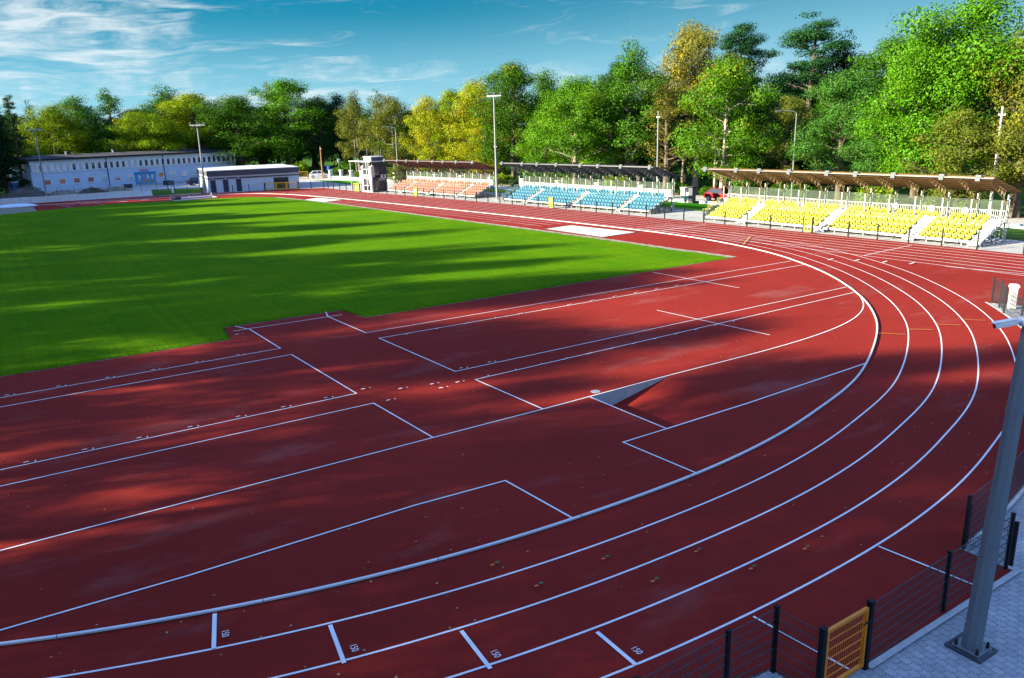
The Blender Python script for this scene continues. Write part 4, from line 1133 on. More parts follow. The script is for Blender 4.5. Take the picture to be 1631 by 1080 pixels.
for i in range(nw):
    xc = st * (i + .5)
    m = MB(); w, h0, h1 = st * .29, H1 + .17, H2 - .05
    for a, b in (((xc - w, -.10, h0), (xc - w + .06, -.004, h1)), ((xc + w - .06, -.10, h0), (xc + w, -.004, h1)), ((xc - w + .06, -.10, h1 - .07), (xc + w - .06, -.004, h1)), ((xc - w + .06, -.13, h0), (xc + w - .06, -.004, h0 + .07))): m.bb(a, b)
    f = m.build('window', M['white_plastic'], e)
    k = random.random(); pm = M['pane_light'] if (i in (0, 2, 3, 4, 5, 15, 16) or k < .05) else M['pane_red' if k < .15 else 'pane']
    m = MB(); m.bb((xc - w + .062, -.05, h0 + .072), (xc + w - .062, -.006, h1 - .072)); m.build('pane', pm, f)
    m = MB(); m.bb((xc + st * .30, -.20, H1 + .15), (xc + st * .44, -.004, H2 + .01)); m.bb((xc + st * .56, -.20, H1 + .15), (xc + st * .70, -.004, H2 + .01)) if i < nw - 1 else None
    m.build('pilaster', M['pilaster'], e)
kinds = ['pane_red', 'pane_red', 'pane_red', 'pane_red', 'pane_teal', 'sign_red', 'pane_teal', None, 'pane_sign', 'pane_teal', 'pane_light', 'pane_teal', 'pane']
for i, kd in enumerate(kinds):
    if kd is None: continue
    xc = 2.6 + 3.05 * i * .86
    if i > 7: xc += 1.2
    m = MB(); w, h0, h1 = .62, 1.35, 2.35
    for a, b in (((xc - w, -.06, h0), (xc - w + .09, -.004, h1)), ((xc + w - .09, -.06, h0), (xc + w, -.004, h1)), ((xc - w + .09, -.06, h1 - .09), (xc + w - .09, -.004, h1)), ((xc - w - .08, -.14, h0 - .10), (xc + w + .08, -.004, h0 + .05))): m.bb(a, b)
    f = m.build('window', M['white_plastic'], e)
    m = MB(); m.bb((xc - w + .092, -.045, h0 + .052), (xc + w - .092, -.006, h1 - .092)); m.build('pane', M['pane_light'] if kd in ('pane_teal', 'sign_red') else M[kd], f)
    if kd in ('pane_teal', 'sign_red'):
        m = MB(); m.bb((xc - w + .095, -.052, h0 + .055), (xc + w - .095, -.0455, h0 + .30)); m.build('coloured_band', M[kd], f)
xd = 2.6 + 3.05 * .86 * 7 + .4
m = MB(); m.bb((xd - 2.1, -.20, .0), (xd + 2.1, -.004, 2.45)); m.bb((xd - 2.25, -.5, 2.45), (xd + 2.25, -.004, 2.62)); dr = m.build('door', M['door_blue'], e)
for k in range(4):
    m = MB(); xx = xd - 1.35 + .9 * k; m.bb((xx - .24, -.215, .45), (xx + .24, -.202, 1.10)); m.build('orange_poster', M['pane_sign'], dr)
    m = MB(); m.bb((xx - .22, -.215, 1.25), (xx + .22, -.202, 2.05)); m.build('door_pane', M['pane' if k == 1 else 'pane_light'], dr)
m = MB(); m.bb((xd - .95, -.10, 2.72), (xd + .75, -.004, 3.12)); sg = m.build('red_sign', M['sign_red'], e)
m = MB()
for k in range(5): m.bb((xd - .8 + .32 * k, -.108, 2.82), (xd - .62 + .32 * k, -.102, 3.02))
m.build('sign_letters', M['alu'], sg)
for xx in (13.9, 25.6):
    m = MB(); m.tube((xx, -.11, 0), (xx, -.11, 5.7), .075, n=8); m.build('downpipe', M['dark_steel'], e)
m = MB(); m.bb((.5, -.5, 0), (L_ - .2, -.01, .22)); m.build('plinth', M['concrete'], e)
# odds and ends in front of it
for p, lab, ma, dims in (((-120.6, 10.6), 'dark bench-like box left of the blue doors', 'panel_dark', (.6, 1.4, .7)), ((-123.6, 18.2), 'dark box right of the blue doors', 'panel_dark', (.6, 1.6, .8))):
    m = MB(); m.bb((-dims[0] / 2, -dims[1] / 2, 0), (dims[0] / 2, dims[1] / 2, dims[2])); m.bb((-dims[0] / 2 - .05, -dims[1] / 2 - .05, dims[2]), (dims[0] / 2 + .05, dims[1] / 2 + .05, dims[2] + .06))
    o = m.build('utility_box', M[ma], bevel=.02); o.location = (p[0], p[1], -.06); tag(o, lab, 'box')
e = empty('information_board', (-103, 15.0, -.04), R(60)); tag(e, 'dark two-post information board standing on the shaded lawn', 'board')
for s in (-.55, .55):
    m = MB(); m.bb((s - .05, -.05, 0), (s + .05, .05, 1.9)); m.build('post', M['anthracite'], e)
m = MB(); m.bb((-.5, -.02, 1.0), (.5, .02, 1.7)); m.build('panel', M['panel_grey'], e)
m = MB(); m.bb((-.17, -.17, 0), (.17, .17, .85)); m.bb((-.12, -.12, .85), (.12, .12, .95)); o = m.build('stone_bollard', M['pale_concrete'], bevel=.02); o.location = (-97.6, 14.2, -.05); tag(o, 'white stone bollard on the shaded lawn in front of the long building', 'bollard')
m = MB(); m.tube((0, 0, .05), (0, 0, .95), .22, .26, n=14); m.bb((-.3, -.3, 0), (.3, .3, .05)); m.tube((0, 0, .95), (0, 0, 1.0), .28, n=14); o = m.build('litter_bin', M['rust']); o.location = (-90.9, 17.5, -.02); tag(o, 'brown wooden litter bin at the corner of the flat-roofed shed', 'litter bin')

# ------------------------------------------------------------------ flat-roofed shed
e = empty('flat_roofed_shed', (-91.7, 18.8, -.06), math.atan2(20.4, 2.4)); tag(e, 'white flat-roofed shed with dark grey bands, three dark doors and an open dark bay', 'shed')
L_, DP = 14.9, 16.0
m = MB(); m.bb((0, 0, 0), (L_, DP, 2.15)); m.build('wall', M['plaster_white'], e)
m = MB(); m.bb((-.02, -.08, 2.15), (L_ + .02, DP, 2.38)); m.bb((-.05, -.30, 2.66), (L_ + .05, DP, 3.5)); m.build('cladding', M['panel_grey'], e)
m = MB(); m.bb((0, -.16, 2.38), (L_, DP - .1, 2.66)); m.build('white_band', M['plaster_white'], e)
m = MB(); m.bb((-.12, -.38, 3.5), (L_ + .12, DP + .1, 3.62)); m.build('roof', M['alu'], e)
for xx in (.75, 2.75, 4.85):
    m = MB(); m.bb((xx - .42, -.05, 0), (xx + .42, -.003, 2.02)); dd = m.build('door', M['panel_dark'], e)
    m = MB(); m.bar((xx + .30, -.09, 1.0), (xx + .30, -.06, 1.0), .04); m.build('handle', M['alu'], dd)
    m = MB(); m.box((xx, -.16, 2.26), (.3, .14, .10)); m.build('wall_lamp', M['alu'], e)
m = MB(); m.bb((10.6, -.04, 0), (13.1, -.003, 1.95)); m.build('bay_shade_panel', M['black_plastic'], e)  # flat black panel on the wall, painted as the bay's shaded inside
m = MB(); m.bb((6.6, -.10, 2.16), (8.0, -.082, 2.36)); m.build('name_plate', M['panel_dark'], e)
for k, xx in enumerate((7.5, 11.8)):
    m = MB(); m.tube((xx, -.36, 2.95), (xx, -.30, 2.95), .08, n=8); m.build('roof_spout', M['anthracite'], e)

# ------------------------------------------------------------------ judges tower
e = empty('judges_tower', (-68.06, 37.6, -.06), R(178)); TW = e
tag(e, 'two-storey white and dark grey judges tower with glazed corner and flat canopy', 'tower')
# local frame turned so that +x runs along the sunny face to the left, -y looks back
e.rotation_euler = (0, 0, math.atan2(-.19, -3.22))
Wd, Dp, HT = 3.25, 2.7, 4.55
# x: 0 (corner) .. Wd along the sunny face, y: 0 .. -Dp towards the back
m = MB()
m.bb((0, -.25, 0), (.45, 0, HT - .62)); m.bb((Wd - .55, -.25, 0), (Wd, 0, HT - .62)); m.bb((.45, -.25, 2.0), (Wd - .55, 0, 2.55)); m.bb((.45, -.25, 0), (Wd - .55, 0, .12))
m.bb((Wd - .2, -Dp, 0), (Wd, -.25, HT - .5)); m.build('sunny_wall', M['plaster_white'], e)
m = MB(); m.bb((0, -Dp, 0), (.25, -1.42, HT)); m.bb((0, -1.42, 0), (.25, -.252, .25)); m.bb((0, -1.42, 1.75), (.25, -.252, 2.3)); m.bb((0, -.62, .25), (.25, -.252, 1.75)); m.bb((.25, -Dp, 0), (Wd - .2, -Dp + .2, HT)); m.bb((.0, -1.42, HT - .45), (.25, -.252, HT)); m.build('dark_wall', M['panel_dark'], e)
m = MB(); m.bb((.003, -.62, 2.3), (.25, -.252, HT - .45)); m.build('pink_wall', M['plaster_pink'], e)
for z0, z1 in ((.12, 2.0), (2.55, HT)):
    m = MB(); x0, x1 = .45, Wd - .55
    m.bb((x0, -.18, z0), (x1, -.16, z1)); g = m.build('window', M['pane'], e)
    m = MB()
    for xx in (x0 + .55, x0 + 1.25): m.bb((xx - .035, -.155, z0), (xx + .035, -.11, z1))
    for z in (z0 + .04, z0 + (z1 - z0) * .45): m.bb((x0 + .3, -.11, z - .04), (x1, -.08, z + .04))
    m.build('frame', M['white_plastic'], g)
    m = MB(); m.bb((.06, -1.42, max(.25, z0)), (.08, -.62, z1 if z1 < 2 else z1)); g = m.build('window', M['pane'], e)
    m = MB()
    for yy in (-1.38, -1.02, -.66): m.bb((.10, yy - .035, max(.25, z0)), (.16, yy + .035, z1 - .25 if z1 < 2 else z1))
    for z in (max(.25, z0) + .06, z0 + .9): m.bb((.16, -1.42, z - .04), (.20, -.62, z + .04))
    m.build('frame', M['white_plastic'], g)
m = MB(); m.bb((-.35, -Dp - .2, HT), (Wd + .3, .25, HT + .13)); m.bb((Wd + .3, -1.6, HT), (Wd + 4.6, -.1, HT + .12)); m.build('canopy', M['white_metal'], e)
m = MB(); m.bb((.35, -Dp + .3, HT + .13), (Wd - .5, -.35, HT + .75)); m.bb((.25, -Dp + .2, HT + .75), (Wd - .4, -.25, HT + .83)); m.build('roof_box', M['alu'], e)
m = MB(); m.bb((.345, -Dp + .3, HT + .15), (.349, -.36, HT + .7)); m.build('roof_box_side', M['panel_grey'], e)
m = MB(); m.bb((-.16, -Dp, 1.72), (-.003, -1.2, 2.12)); m.build('sign_band', M['panel_back'], e)
m = MB(); m.bb((-.42, -2.3, 2.14), (-.02, -1.6, 2.62)); ac = m.build('air_conditioner', M['white_plastic'], e, bevel=.02)
m = MB(); m.tube((-.44, -1.95, 2.38), (-.422, -1.95, 2.38), .19, n=18); m.build('fan_grille', M['black_plastic'], ac)
for xx, yy, h in ((.5, -.6, 1.1), (1.3, -2.2, .9), (2.1, -.6, 1.2), (.5, -2.2, 1.1)):
    m = MB(); m.tube((xx, yy, HT + .83), (xx, yy, HT + .83 + h), .02, n=5); m.build('aerial', M['grey_metal'], e)
for xx in (Wd + 4.4, Wd + 3.4):
    m = MB(); m.tube((xx, -.3 if xx > 7 else -1.4, 0), (xx, -.3 if xx > 7 else -1.4, HT), .06, n=8); m.build('canopy_post', M['white_metal'], e)
m = MB()
for k in range(9): m.bb((Wd + .1 + .26 * k, -.95, 2.3 - .25 * k), (Wd + .42 + .26 * k, -.15, 2.34 - .25 * k))
for yy in (-.95, -.15): m.bar((Wd + .05, yy, 2.25), (Wd + 2.5, yy, .02), .05, .14); m.bar((Wd + .05, yy, 3.15), (Wd + 2.5, yy, .95), .045); m.bar((Wd + .08, yy, 2.2), (Wd + .08, yy, 3.2), .05); m.bar((Wd + 2.45, yy, 0), (Wd + 2.45, yy, .98), .05); m.bar((Wd + 1.2, yy, 1.1), (Wd + 1.2, yy, 2.1), .045)
m.build('staircase', M['white_metal'], e)

# ------------------------------------------------------------------ cars
def make_car(name, label, paint, loc, rz):
    e = empty(name, (loc[0], loc[1], -.04), rz); tag(e, label, 'car')
    m = MB(); prof = [(-2.0, .32), (2.0, .32), (2.05, .55), (1.98, .74), (1.05, .92), (.98, .94), (-1.5, .98), (-1.98, .92), (-2.06, .6)]
    m.prism(prof, -.82, .82); m.build('body', paint, e, bevel=.05, smooth=True)
    m = MB(); cab = [(1.0, .93), (.35, 1.42), (-1.2, 1.46), (-1.75, .97)]
    n = len(cab); vs = [(u, -.78 + .16 * (z > 1.2), z) for u, z in cab] + [(u, .78 - .16 * (z > 1.2), z) for u, z in cab]
    m.add(vs, [(i, (i + 1) % n, n + (i + 1) % n, n + i) for i in range(n)] + [(3, 2, 1, 0), (4, 5, 6, 7)]); m.build('cabin', M['pane'], e)
    m = MB(); m.bb((-1.2, -.63, 1.44), (.36, .63, 1.49)); 
    for s in (-1, 1):
        m.bar((1.0, s * .79, .93), (.36, s * .63, 1.45), .06); m.bar((-1.74, s * .79, .97), (-1.2, s * .63, 1.46), .10); m.bar((-.35, s * .795, .95), (-.38, s * .635, 1.45), .06)
    m.build('roof', paint, e)
    for x in (-1.3, 1.25):
        for s in (-1, 1):
            m = MB(); m.tube((x, s * .62, .31), (x, s * .85, .31), .31, n=18); w = m.build('wheel', M['tyre'], e)
            m = MB(); m.tube((x, s * .845, .31), (x, s * .862, .31), .19, n=14); m.build('rim', M['alu'], w)
    for s in (-1, 1):
        m = MB(); m.box((2.0, s * .6, .68), (.12, .32, .14)); m.build('headlight', M['lamp_glass'], e, bevel=.02)
        m = MB(); m.box((-2.02, s * .62, .78), (.10, .24, .22)); m.build('tail_light', M['tail'], e, bevel=.02)
        m = MB(); m.box((.75, s * .92, 1.0), (.12, .18, .12)); m.build('mirror', paint, e, bevel=.02)
make_car('parked_car', 'white car parked by the wooden pole left of the judges tower', M['car_white'], (-115.6, 46.6), R(70))
make_car('parked_car', 'dark red car on the service road, left of the yellow stand', M['car_red'], (-17.9, 60.0), R(4))
make_car('parked_car', 'dark car parked beside the long building, mostly hidden by the shed', M['panel_dark'], (-116.5, 22.6), R(100))
# white van and a pale house glimpsed among the trees
e = empty('delivery_van', (-50, 98, -.1), R(20)); tag(e, 'white van glimpsed between tree trunks left of the yellow stand roof', 'van')
m = MB(); m.prism([(-2.6, .35), (2.5, .35), (2.6, 1.0), (1.9, 1.25), (1.3, 2.2), (-2.6, 2.3)], -1, 1); m.build('body', M['car_white'], e, bevel=.05)
m = MB(); m.bar((1.98, 0, 1.28), (1.4, 0, 2.05), 1.7, .05); m.build('windscreen', M['pane'], e)
for x in (-1.6, 1.6):
    for s in (-1, 1):
        m = MB(); m.tube((x, s * .75, .35), (x, s * 1.03, .35), .35, n=14); m.build('wheel', M['tyre'], e)
e = empty('pale_house', (-54, 108, -.1), R(-32)); tag(e, 'pinkish house wall glimpsed through the trees above the yellow stand roof', 'house')
m = MB(); m.bb((-5, -4, 0), (5, 4, 5.5)); m.build('wall', M['plaster_pink'], e)
m = MB(); m.prism([(-5.5, 5.5), (5.5, 5.5), (0, 8.2)], -4.5, 4.5); m.build('roof', M['brick'], e)
for xx in (-3, 0, 3):
    for z in (1.2, 3.6):
        m = MB(); m.bb((xx - .5, -4.06, z), (xx + .5, -4.004, z + 1.2)); m.build('window', M['pane'], e)

# overturned goal frame at the far end of the pitch, covers
e = empty('football_goal', (-79.0, 10.3, .02), math.atan2(6.2, -1.2)); tag(e, 'white football goal frame lying flat at the far edge of the pitch', 'football goal')
m = MB(); m.tube((0, 0, .2), (6.3, 0, .2), .13, n=8); m.tube((0, -2.0, .10), (6.3, -2.0, .10), .08, n=8); m.tube((0, 0, .16), (0, -2.0, .10), .06, n=8); m.tube((6.3, 0, .16), (6.3, -2, .10), .06, n=8); m.tube((6.3, 0, .1), (6.3, 0, .7), .05, n=8); m.tube((0, 0, .1), (0, -.5, .75), .05, n=8); m.build('frame', M['alu'], e, smooth=True)
m = MB(); m.box((.5, -.9, .22), (1.0, 1.2, .4)); m.tube((.2, -1.6, .35), (.9, -1.6, .35), .3, n=10); m.build('rolled_net', M['black_plastic'], e, bevel=.08)
m = MB(); m.tube((3.0, 0, .16), (3.0, .3, .4), .05, n=6); m.build('hook', M['alu'], e)
m = MB(); bm = bmesh.new(); bmesh.ops.create_uvsphere(bm, u_segments=24, v_segments=12, radius=1)
vs = [(v.co.x * 1.2, v.co.y * 3.0, max(0, v.co.z) * .42) for v in bm.verts]; bm.verts.index_update(); fs = [tuple(v.index for v in f.verts) for f in bm.faces]; bm.free(); m.add(vs, fs)
o = m.build('covered_mat', M['tarp'], smooth=True); o.location = (-88.4, -9.2, .01); tag(o, 'pale blue covered landing mat by the retaining wall at the left picture edge', 'mat')
e = empty('portable_toilet', (-122, -7.8, -.06), R(20)); tag(e, 'small blue portable cabin in the dark behind the big soil heap', 'cabin')
m = MB(); m.bb((-.55, -.55, 0), (.55, .55, 2.1)); m.build('body', M['sign_blue'], e, bevel=.03)
m = MB(); m.bb((-.6, -.6, 2.1), (.6, .6, 2.25)); m.build('roof', M['white_plastic'], e, bevel=.03)
m = MB(); m.bb((.552, -.4, .1), (.57, .4, 1.9)); m.build('door', M['door_blue'], e)

TREE_TINT = {'bright': (0.072, 0.2, 0.006), 'mid': (0.046, 0.135, 0.007), 'dark': (0.018, 0.058, 0.008), 'deep': (0.008, 0.03, 0.006), 'olive': (0.1, 0.125, 0.015), 'yel': (0.2, 0.26, 0.005), 'lime': (0.14, 0.23, 0.005), 'orange': (0.14, 0.14, 0.022), 'pine': (0.017, 0.066, 0.017), 'teal': (0.042, 0.122, 0.016)}
TREES = [
    (-118.0, -11.4, 17.0, 6.6, 'tall', 'deep', 0, 'dark tree at the left picture edge, behind the soil heap'),
    (-121.0, -8.7, 18.2, 4.6, 'spruce', 'deep', 0, 'dark narrow conifer, leftmost of the two left of the long building'),
    (-124.9, -6.4, 17.5, 3.6, 'spruce', 'dark', 0, 'slim dark conifer just left of the floodlight nearest the long building'),
    (-150.7, -1.8, 17.5, 4.1, 'sparse', 'dark', 0.1, 'thin bare-topped tree behind the left end of the long building'),
    (-146.5, 1.3, 16.7, 11.4, 'round', 'lime', 0.35, 'yellow-green broad tree behind the left end of the long building'),
    (-154.1, 7.0, 18.7, 9.7, 'tall', 'mid', 0.1, 'green tree with dark pointed top between the leftmost yellow-green tree and the narrow tall tree'),
    (-149.4, 12.6, 20.0, 7.3, 'slender', 'mid', 0.1, 'narrow tall tree with a bare trunk behind the middle of the long building'),
    (-141.9, 16.3, 14.7, 8.5, 'round', 'lime', 0.45, 'yellow-green low tree behind the blue doors of the long building'),
    (-155.8, 24.3, 20.9, 12.5, 'tall', 'mid', 0.1, 'tall dark-topped tree behind the right half of the long building'),
    (-139.2, 20.4, 14.1, 9.0, 'round', 'lime', 0.3, 'bright lime tree directly above the roof of the long building, right of its blue doors'),
    (-145.5, 29.7, 18.7, 14.1, 'maple', 'lime', 0.55, 'large golden-green maple behind the right end of the long building'),
    (-139.5, 37.4, 17.9, 16.0, 'maple', 'mid', 0.12, 'broad dark green tree with spreading limbs over the flat-roofed shed'),
    (-135.7, 46.9, 21.2, 12.9, 'tall', 'bright', 0.12, 'tall green tree with visible forked trunk behind the right end of the shed'),
    (-144.0, 47.2, 21.1, 6.4, 'sparse', 'olive', 0.35, 'thin brown-topped tree peeking out left of the tall forked green tree'),
    (-131.4, 53.3, 17.4, 8.2, 'round', 'dark', 0.15, 'dark green tree above the white parked car'),
    (-135.4, 59.5, 18.2, 7.2, 'tall', 'deep', 0.05, 'very dark tree between the white car and the judges tower'),
    (-109.9, 53.3, 17.4, 6.8, 'tall', 'olive', 0.25, 'pale olive tree directly behind the judges tower'),
    (-96.1, 54.8, 15.8, 8.3, 'round', 'olive', 0.4, 'brownish olive round tree behind the left end of the red stand'),
    (-77.6, 47.2, 3.5, 3.7, 'round', 'olive', 0.15, 'small pale shrub-like tree beside the street lamp by the red stand'),
    (-117.2, 61.5, 18.0, 5.7, 'sparse', 'mid', 0.1, 'thin dark tree between the olive tree and the brownish tree by the tower'),
    (-78.8, 53.7, 14.9, 6.3, 'round', 'yel', 0.7, 'bright yellow tree behind the middle of the red stand'),
    (-84.1, 60.7, 16.2, 7.2, 'tall', 'lime', 0.5, 'tall yellow-green tree behind the red stand, left of its floodlight'),
    (-73.5, 59.1, 17.3, 8.5, 'maple', 'yel', 0.6, 'golden tree directly behind the tall floodlight by the red stand'),
    (-65.7, 56.5, 9.4, 4.8, 'round', 'yel', 0.75, 'small bright yellow tree low behind the right end of the red stand'),
    (-61.5, 59.5, 19.1, 9.5, 'maple', 'mid', 0.4, 'tall dark green tree with yellow patches right of the floodlight'),
    (-63.2, 67.5, 18.3, 6.5, 'tall', 'mid', 0.25, 'green tree behind the left end of the blue stand, partly hidden'),
    (-48.8, 56.6, 11.8, 6.6, 'round', 'bright', 0.3, 'light green low tree behind the left end of the blue stand'),
    (-41.5, 56.4, 15.7, 8.9, 'maple', 'bright', 0.28, 'wide light green tree behind the middle of the blue stand'),
    (-36.8, 62.1, 19.9, 8.6, 'tall', 'mid', 0.25, 'tall dark green tree behind the right half of the blue stand'),
    (-48.5, 69.9, 18.4, 6.0, 'tall', 'dark', 0.15, 'dark tree hidden behind the tall tree of the blue stand'),
    (-38.7, 74.7, 23.2, 10.1, 'maple', 'orange', 0.55, 'tall rusty orange tree behind the gap between the blue and yellow stands'),
    (-29.0, 61.7, 12.5, 5.9, 'sparse', 'orange', 0.4, 'low tawny tree right of the blue stand'),
    (-40.0, 87.1, 23.9, 6.9, 'pine', 'pine', 0, 'dark flat-topped pine rising behind the rusty tree'),
    (-18.6, 60.6, 16.6, 8.1, 'round', 'bright', 0.35, 'bright green round tree with a yellow top, at the left end of the yellow stand'),
    (-19.3, 67.9, 12.1, 5.8, 'round', 'dark', 0.1, 'dark green tree right of the yellow-topped tree'),
    (-26.6, 85.1, 23.6, 9.0, 'pine', 'pine', 0, 'tall pine with a bare trunk right of the street lamp above the yellow stand'),
    (-21.7, 76.3, 12.2, 5.4, 'tall', 'olive', 0.3, 'low tawny tree under the tall pine'),
    (-25.3, 93.4, 21.2, 8.6, 'tall', 'deep', 0, 'slim dark tree top between the tall pine and the pale gap'),
    (-15.7, 87.7, 19.1, 9.8, 'tall', 'mid', 0.2, 'green tree with open top left of the biggest bright green tree'),
    (-8.4, 68.6, 14.2, 8.6, 'maple', 'teal', 0.15, 'blue-green tree with layered boughs behind the middle of the yellow stand'),
    (-3.0, 67.4, 11.3, 6.0, 'round', 'teal', 0.25, 'green tree between the blue-green tree and the biggest bright tree'),
    (3.0, 64.0, 17.5, 7.7, 'maple', 'bright', 0.2, 'lighter left half of the big bright green pair behind the yellow stand'),
    (5.3, 67.6, 20.3, 11.8, 'maple', 'bright', 0.22, 'biggest bright green tree, cut by the top of the picture'),
    (9.1, 60.5, 9.7, 5.9, 'round', 'olive', 0.15, 'grey-olive tree low in front of the biggest bright green tree'),
    (12.4, 64.3, 16.6, 6.7, 'tall', 'olive', 0.42, 'golden-olive tree at the right edge of the picture'),
    (16.0, 63.7, 14.9, 6.5, 'maple', 'olive', 0.3, 'olive tree cut off by the right picture edge'),
    (-4.4, 94.0, 17.9, 5.6, 'sparse', 'dark', 0.05, 'thin dark tree top between the biggest green tree and the golden-olive tree'),
    (-179.9, -15.4, 18.1, 14.5, 'maple', 'deep', 0.1, None),
    (-173.2, -12.1, 17.3, 14.0, 'tall', 'dark', 0.1, None),
    (-182.9, -5.8, 15.8, 14.7, 'tall', 'dark', 0.1, None),
    (-182.2, 2.0, 13.9, 14.6, 'tall', 'dark', 0.1, None),
    (-174.0, 7.7, 14.3, 14.2, 'maple', 'dark', 0.1, None),
    (-169.7, 14.4, 13.9, 13.9, 'tall', 'dark', 0.1, None),
    (-178.2, 23.1, 16.5, 14.5, 'maple', 'dark', 0.1, None),
    (-163.4, 28.4, 14.8, 13.7, 'tall', 'dark', 0.1, None),
    (-168.9, 35.2, 16.8, 14.1, 'maple', 'deep', 0.1, None),
    (-165.0, 43.1, 16.7, 14.0, 'round', 'mid', 0.1, None),
    (-170.8, 51.0, 16.4, 14.5, 'tall', 'deep', 0.1, None),
    (-163.6, 58.5, 15.1, 14.2, 'tall', 'dark', 0.1, None),
    (-168.6, 64.9, 16.5, 14.6, 'tall', 'dark', 0.1, None),
    (-165.3, 74.2, 14.8, 14.6, 'tall', 'dark', 0.1, None),
    (-151.3, 77.9, 12.8, 13.9, 'tall', 'mid', 0.1, None),
    (-99.9, 61.6, 13.4, 10.5, 'round', 'mid', 0.1, None),
    (-101.3, 66.9, 13.3, 10.7, 'tall', 'deep', 0.1, None),
    (-90.1, 70.4, 14.5, 10.2, 'tall', 'dark', 0.1, None),
    (-94.7, 78.8, 15.0, 10.7, 'tall', 'dark', 0.1, None),
    (-90.0, 86.0, 15.2, 10.8, 'tall', 'dark', 0.1, None),
    (-88.5, 91.4, 17.1, 10.9, 'round', 'mid', 0.1, None),
    (-86.5, 96.8, 18.1, 11.0, 'round', 'deep', 0.1, None),
    (-77.0, 94.7, 17.5, 10.4, 'maple', 'dark', 0.1, None),
    (-53.2, 84.5, 15.5, 8.9, 'maple', 'dark', 0.1, None),
    (-47.9, 85.9, 16.6, 8.7, 'round', 'dark', 0.1, None),
    (-51.5, 97.2, 17.9, 9.4, 'round', 'mid', 0.1, None),
    (-45.5, 95.4, 16.7, 9.1, 'maple', 'dark', 0.1, None),
    (-38.3, 96.9, 16.6, 8.8, 'round', 'dark', 0.1, None),
    (-35.6, 97.2, 16.8, 8.7, 'tall', 'dark', 0.1, None),
    (-32.7, 104.9, 16.6, 9.0, 'tall', 'mid', 0.1, None),
    (-27.8, 105.4, 15.6, 8.9, 'maple', 'deep', 0.1, None),
    (-28.0, 112.8, 16.7, 9.3, 'tall', 'mid', 0.1, None),
    (-18.2, 104.9, 17.2, 8.6, 'tall', 'dark', 0.1, None),
    (-17.3, 109.1, 17.7, 8.8, 'tall', 'dark', 0.1, None),
    (-17.8, 121.0, 18.0, 9.5, 'round', 'deep', 0.1, None),
    (-13.2, 119.6, 17.2, 9.2, 'round', 'dark', 0.1, None),
    (-9.9, 121.5, 18.3, 9.3, 'tall', 'dark', 0.1, None),
    (-7.7, 125.2, 18.2, 9.4, 'round', 'mid', 0.1, None),
    (-106.1, 61.2, 11.3, 10.0, 'maple', 'dark', 0.15, None),
    (-105.7, 67.8, 12.2, 10.2, 'tall', 'teal', 0.15, None),
    (-102.0, 75.1, 12.9, 10.2, 'maple', 'dark', 0.15, None),
    (-64.1, 63.2, 12.3, 7.9, 'round', 'mid', 0.15, None),
    (-57.9, 66.2, 12.7, 7.7, 'round', 'dark', 0.15, None),
    (-49.4, 65.6, 12.5, 7.3, 'maple', 'teal', 0.15, None),
    (-40.4, 66.0, 13.6, 6.9, 'tall', 'dark', 0.15, None),
    (-35.5, 67.8, 12.1, 6.8, 'tall', 'dark', 0.15, None),
    (-30.4, 72.9, 13.4, 6.8, 'round', 'dark', 0.15, None),
    (-28.4, 78.6, 12.4, 7.0, 'tall', 'mid', 0.15, None),
    (-25.1, 81.0, 12.0, 7.0, 'round', 'dark', 0.15, None),
    (-18.5, 82.4, 13.5, 6.8, 'tall', 'mid', 0.15, None),
    (-20.3, 91.0, 13.9, 7.3, 'round', 'dark', 0.15, None),
    (-10.9, 84.5, 13.9, 6.7, 'maple', 'mid', 0.15, None),
    (-11.2, 97.0, 13.1, 7.3, 'maple', 'dark', 0.15, None),
    (-6.8, 98.5, 14.6, 7.3, 'maple', 'teal', 0.15, None),
    (-2.6, 98.6, 14.2, 7.2, 'maple', 'dark', 0.15, None),
    (4.5, 92.8, 13.2, 6.7, 'round', 'teal', 0.15, None),
]

# ------------------------------------------------------------------ trees
SHAPE = {
    'round':   dict(H=14, W=10, base=.14, n=26, cr=1.5, exp=.9, lean=.25, top=1.0, dens=1.0),
    'maple':   dict(H=18, W=12, base=.16, n=34, cr=1.75, exp=.75, lean=.35, top=.95, dens=1.0),
    'tall':    dict(H=18, W=9, base=.18, n=32, cr=1.45, exp=.8, lean=.5, top=.9, dens=1.0),
    'slender': dict(H=19, W=6.5, base=.34, n=26, cr=1.05, exp=.7, lean=.5, top=.9, dens=.9),
    'sparse':  dict(H=17, W=6, base=.25, n=22, cr=.95, exp=.8, lean=.6, top=.8, dens=.55),
    'spruce':  dict(H=18, W=5, base=.08, n=52, cr=.75, exp=1.0, lean=-.12, top=.1, dens=1.0),
    'open':    dict(H=18, W=10, base=.2, n=26, cr=1.15, exp=.75, lean=.4, top=.95, dens=.75),
    'pine':    dict(H=22, W=8.5, base=.52, n=22, cr=1.35, exp=.6, lean=.25, top=1.0, dens=1.0),
}
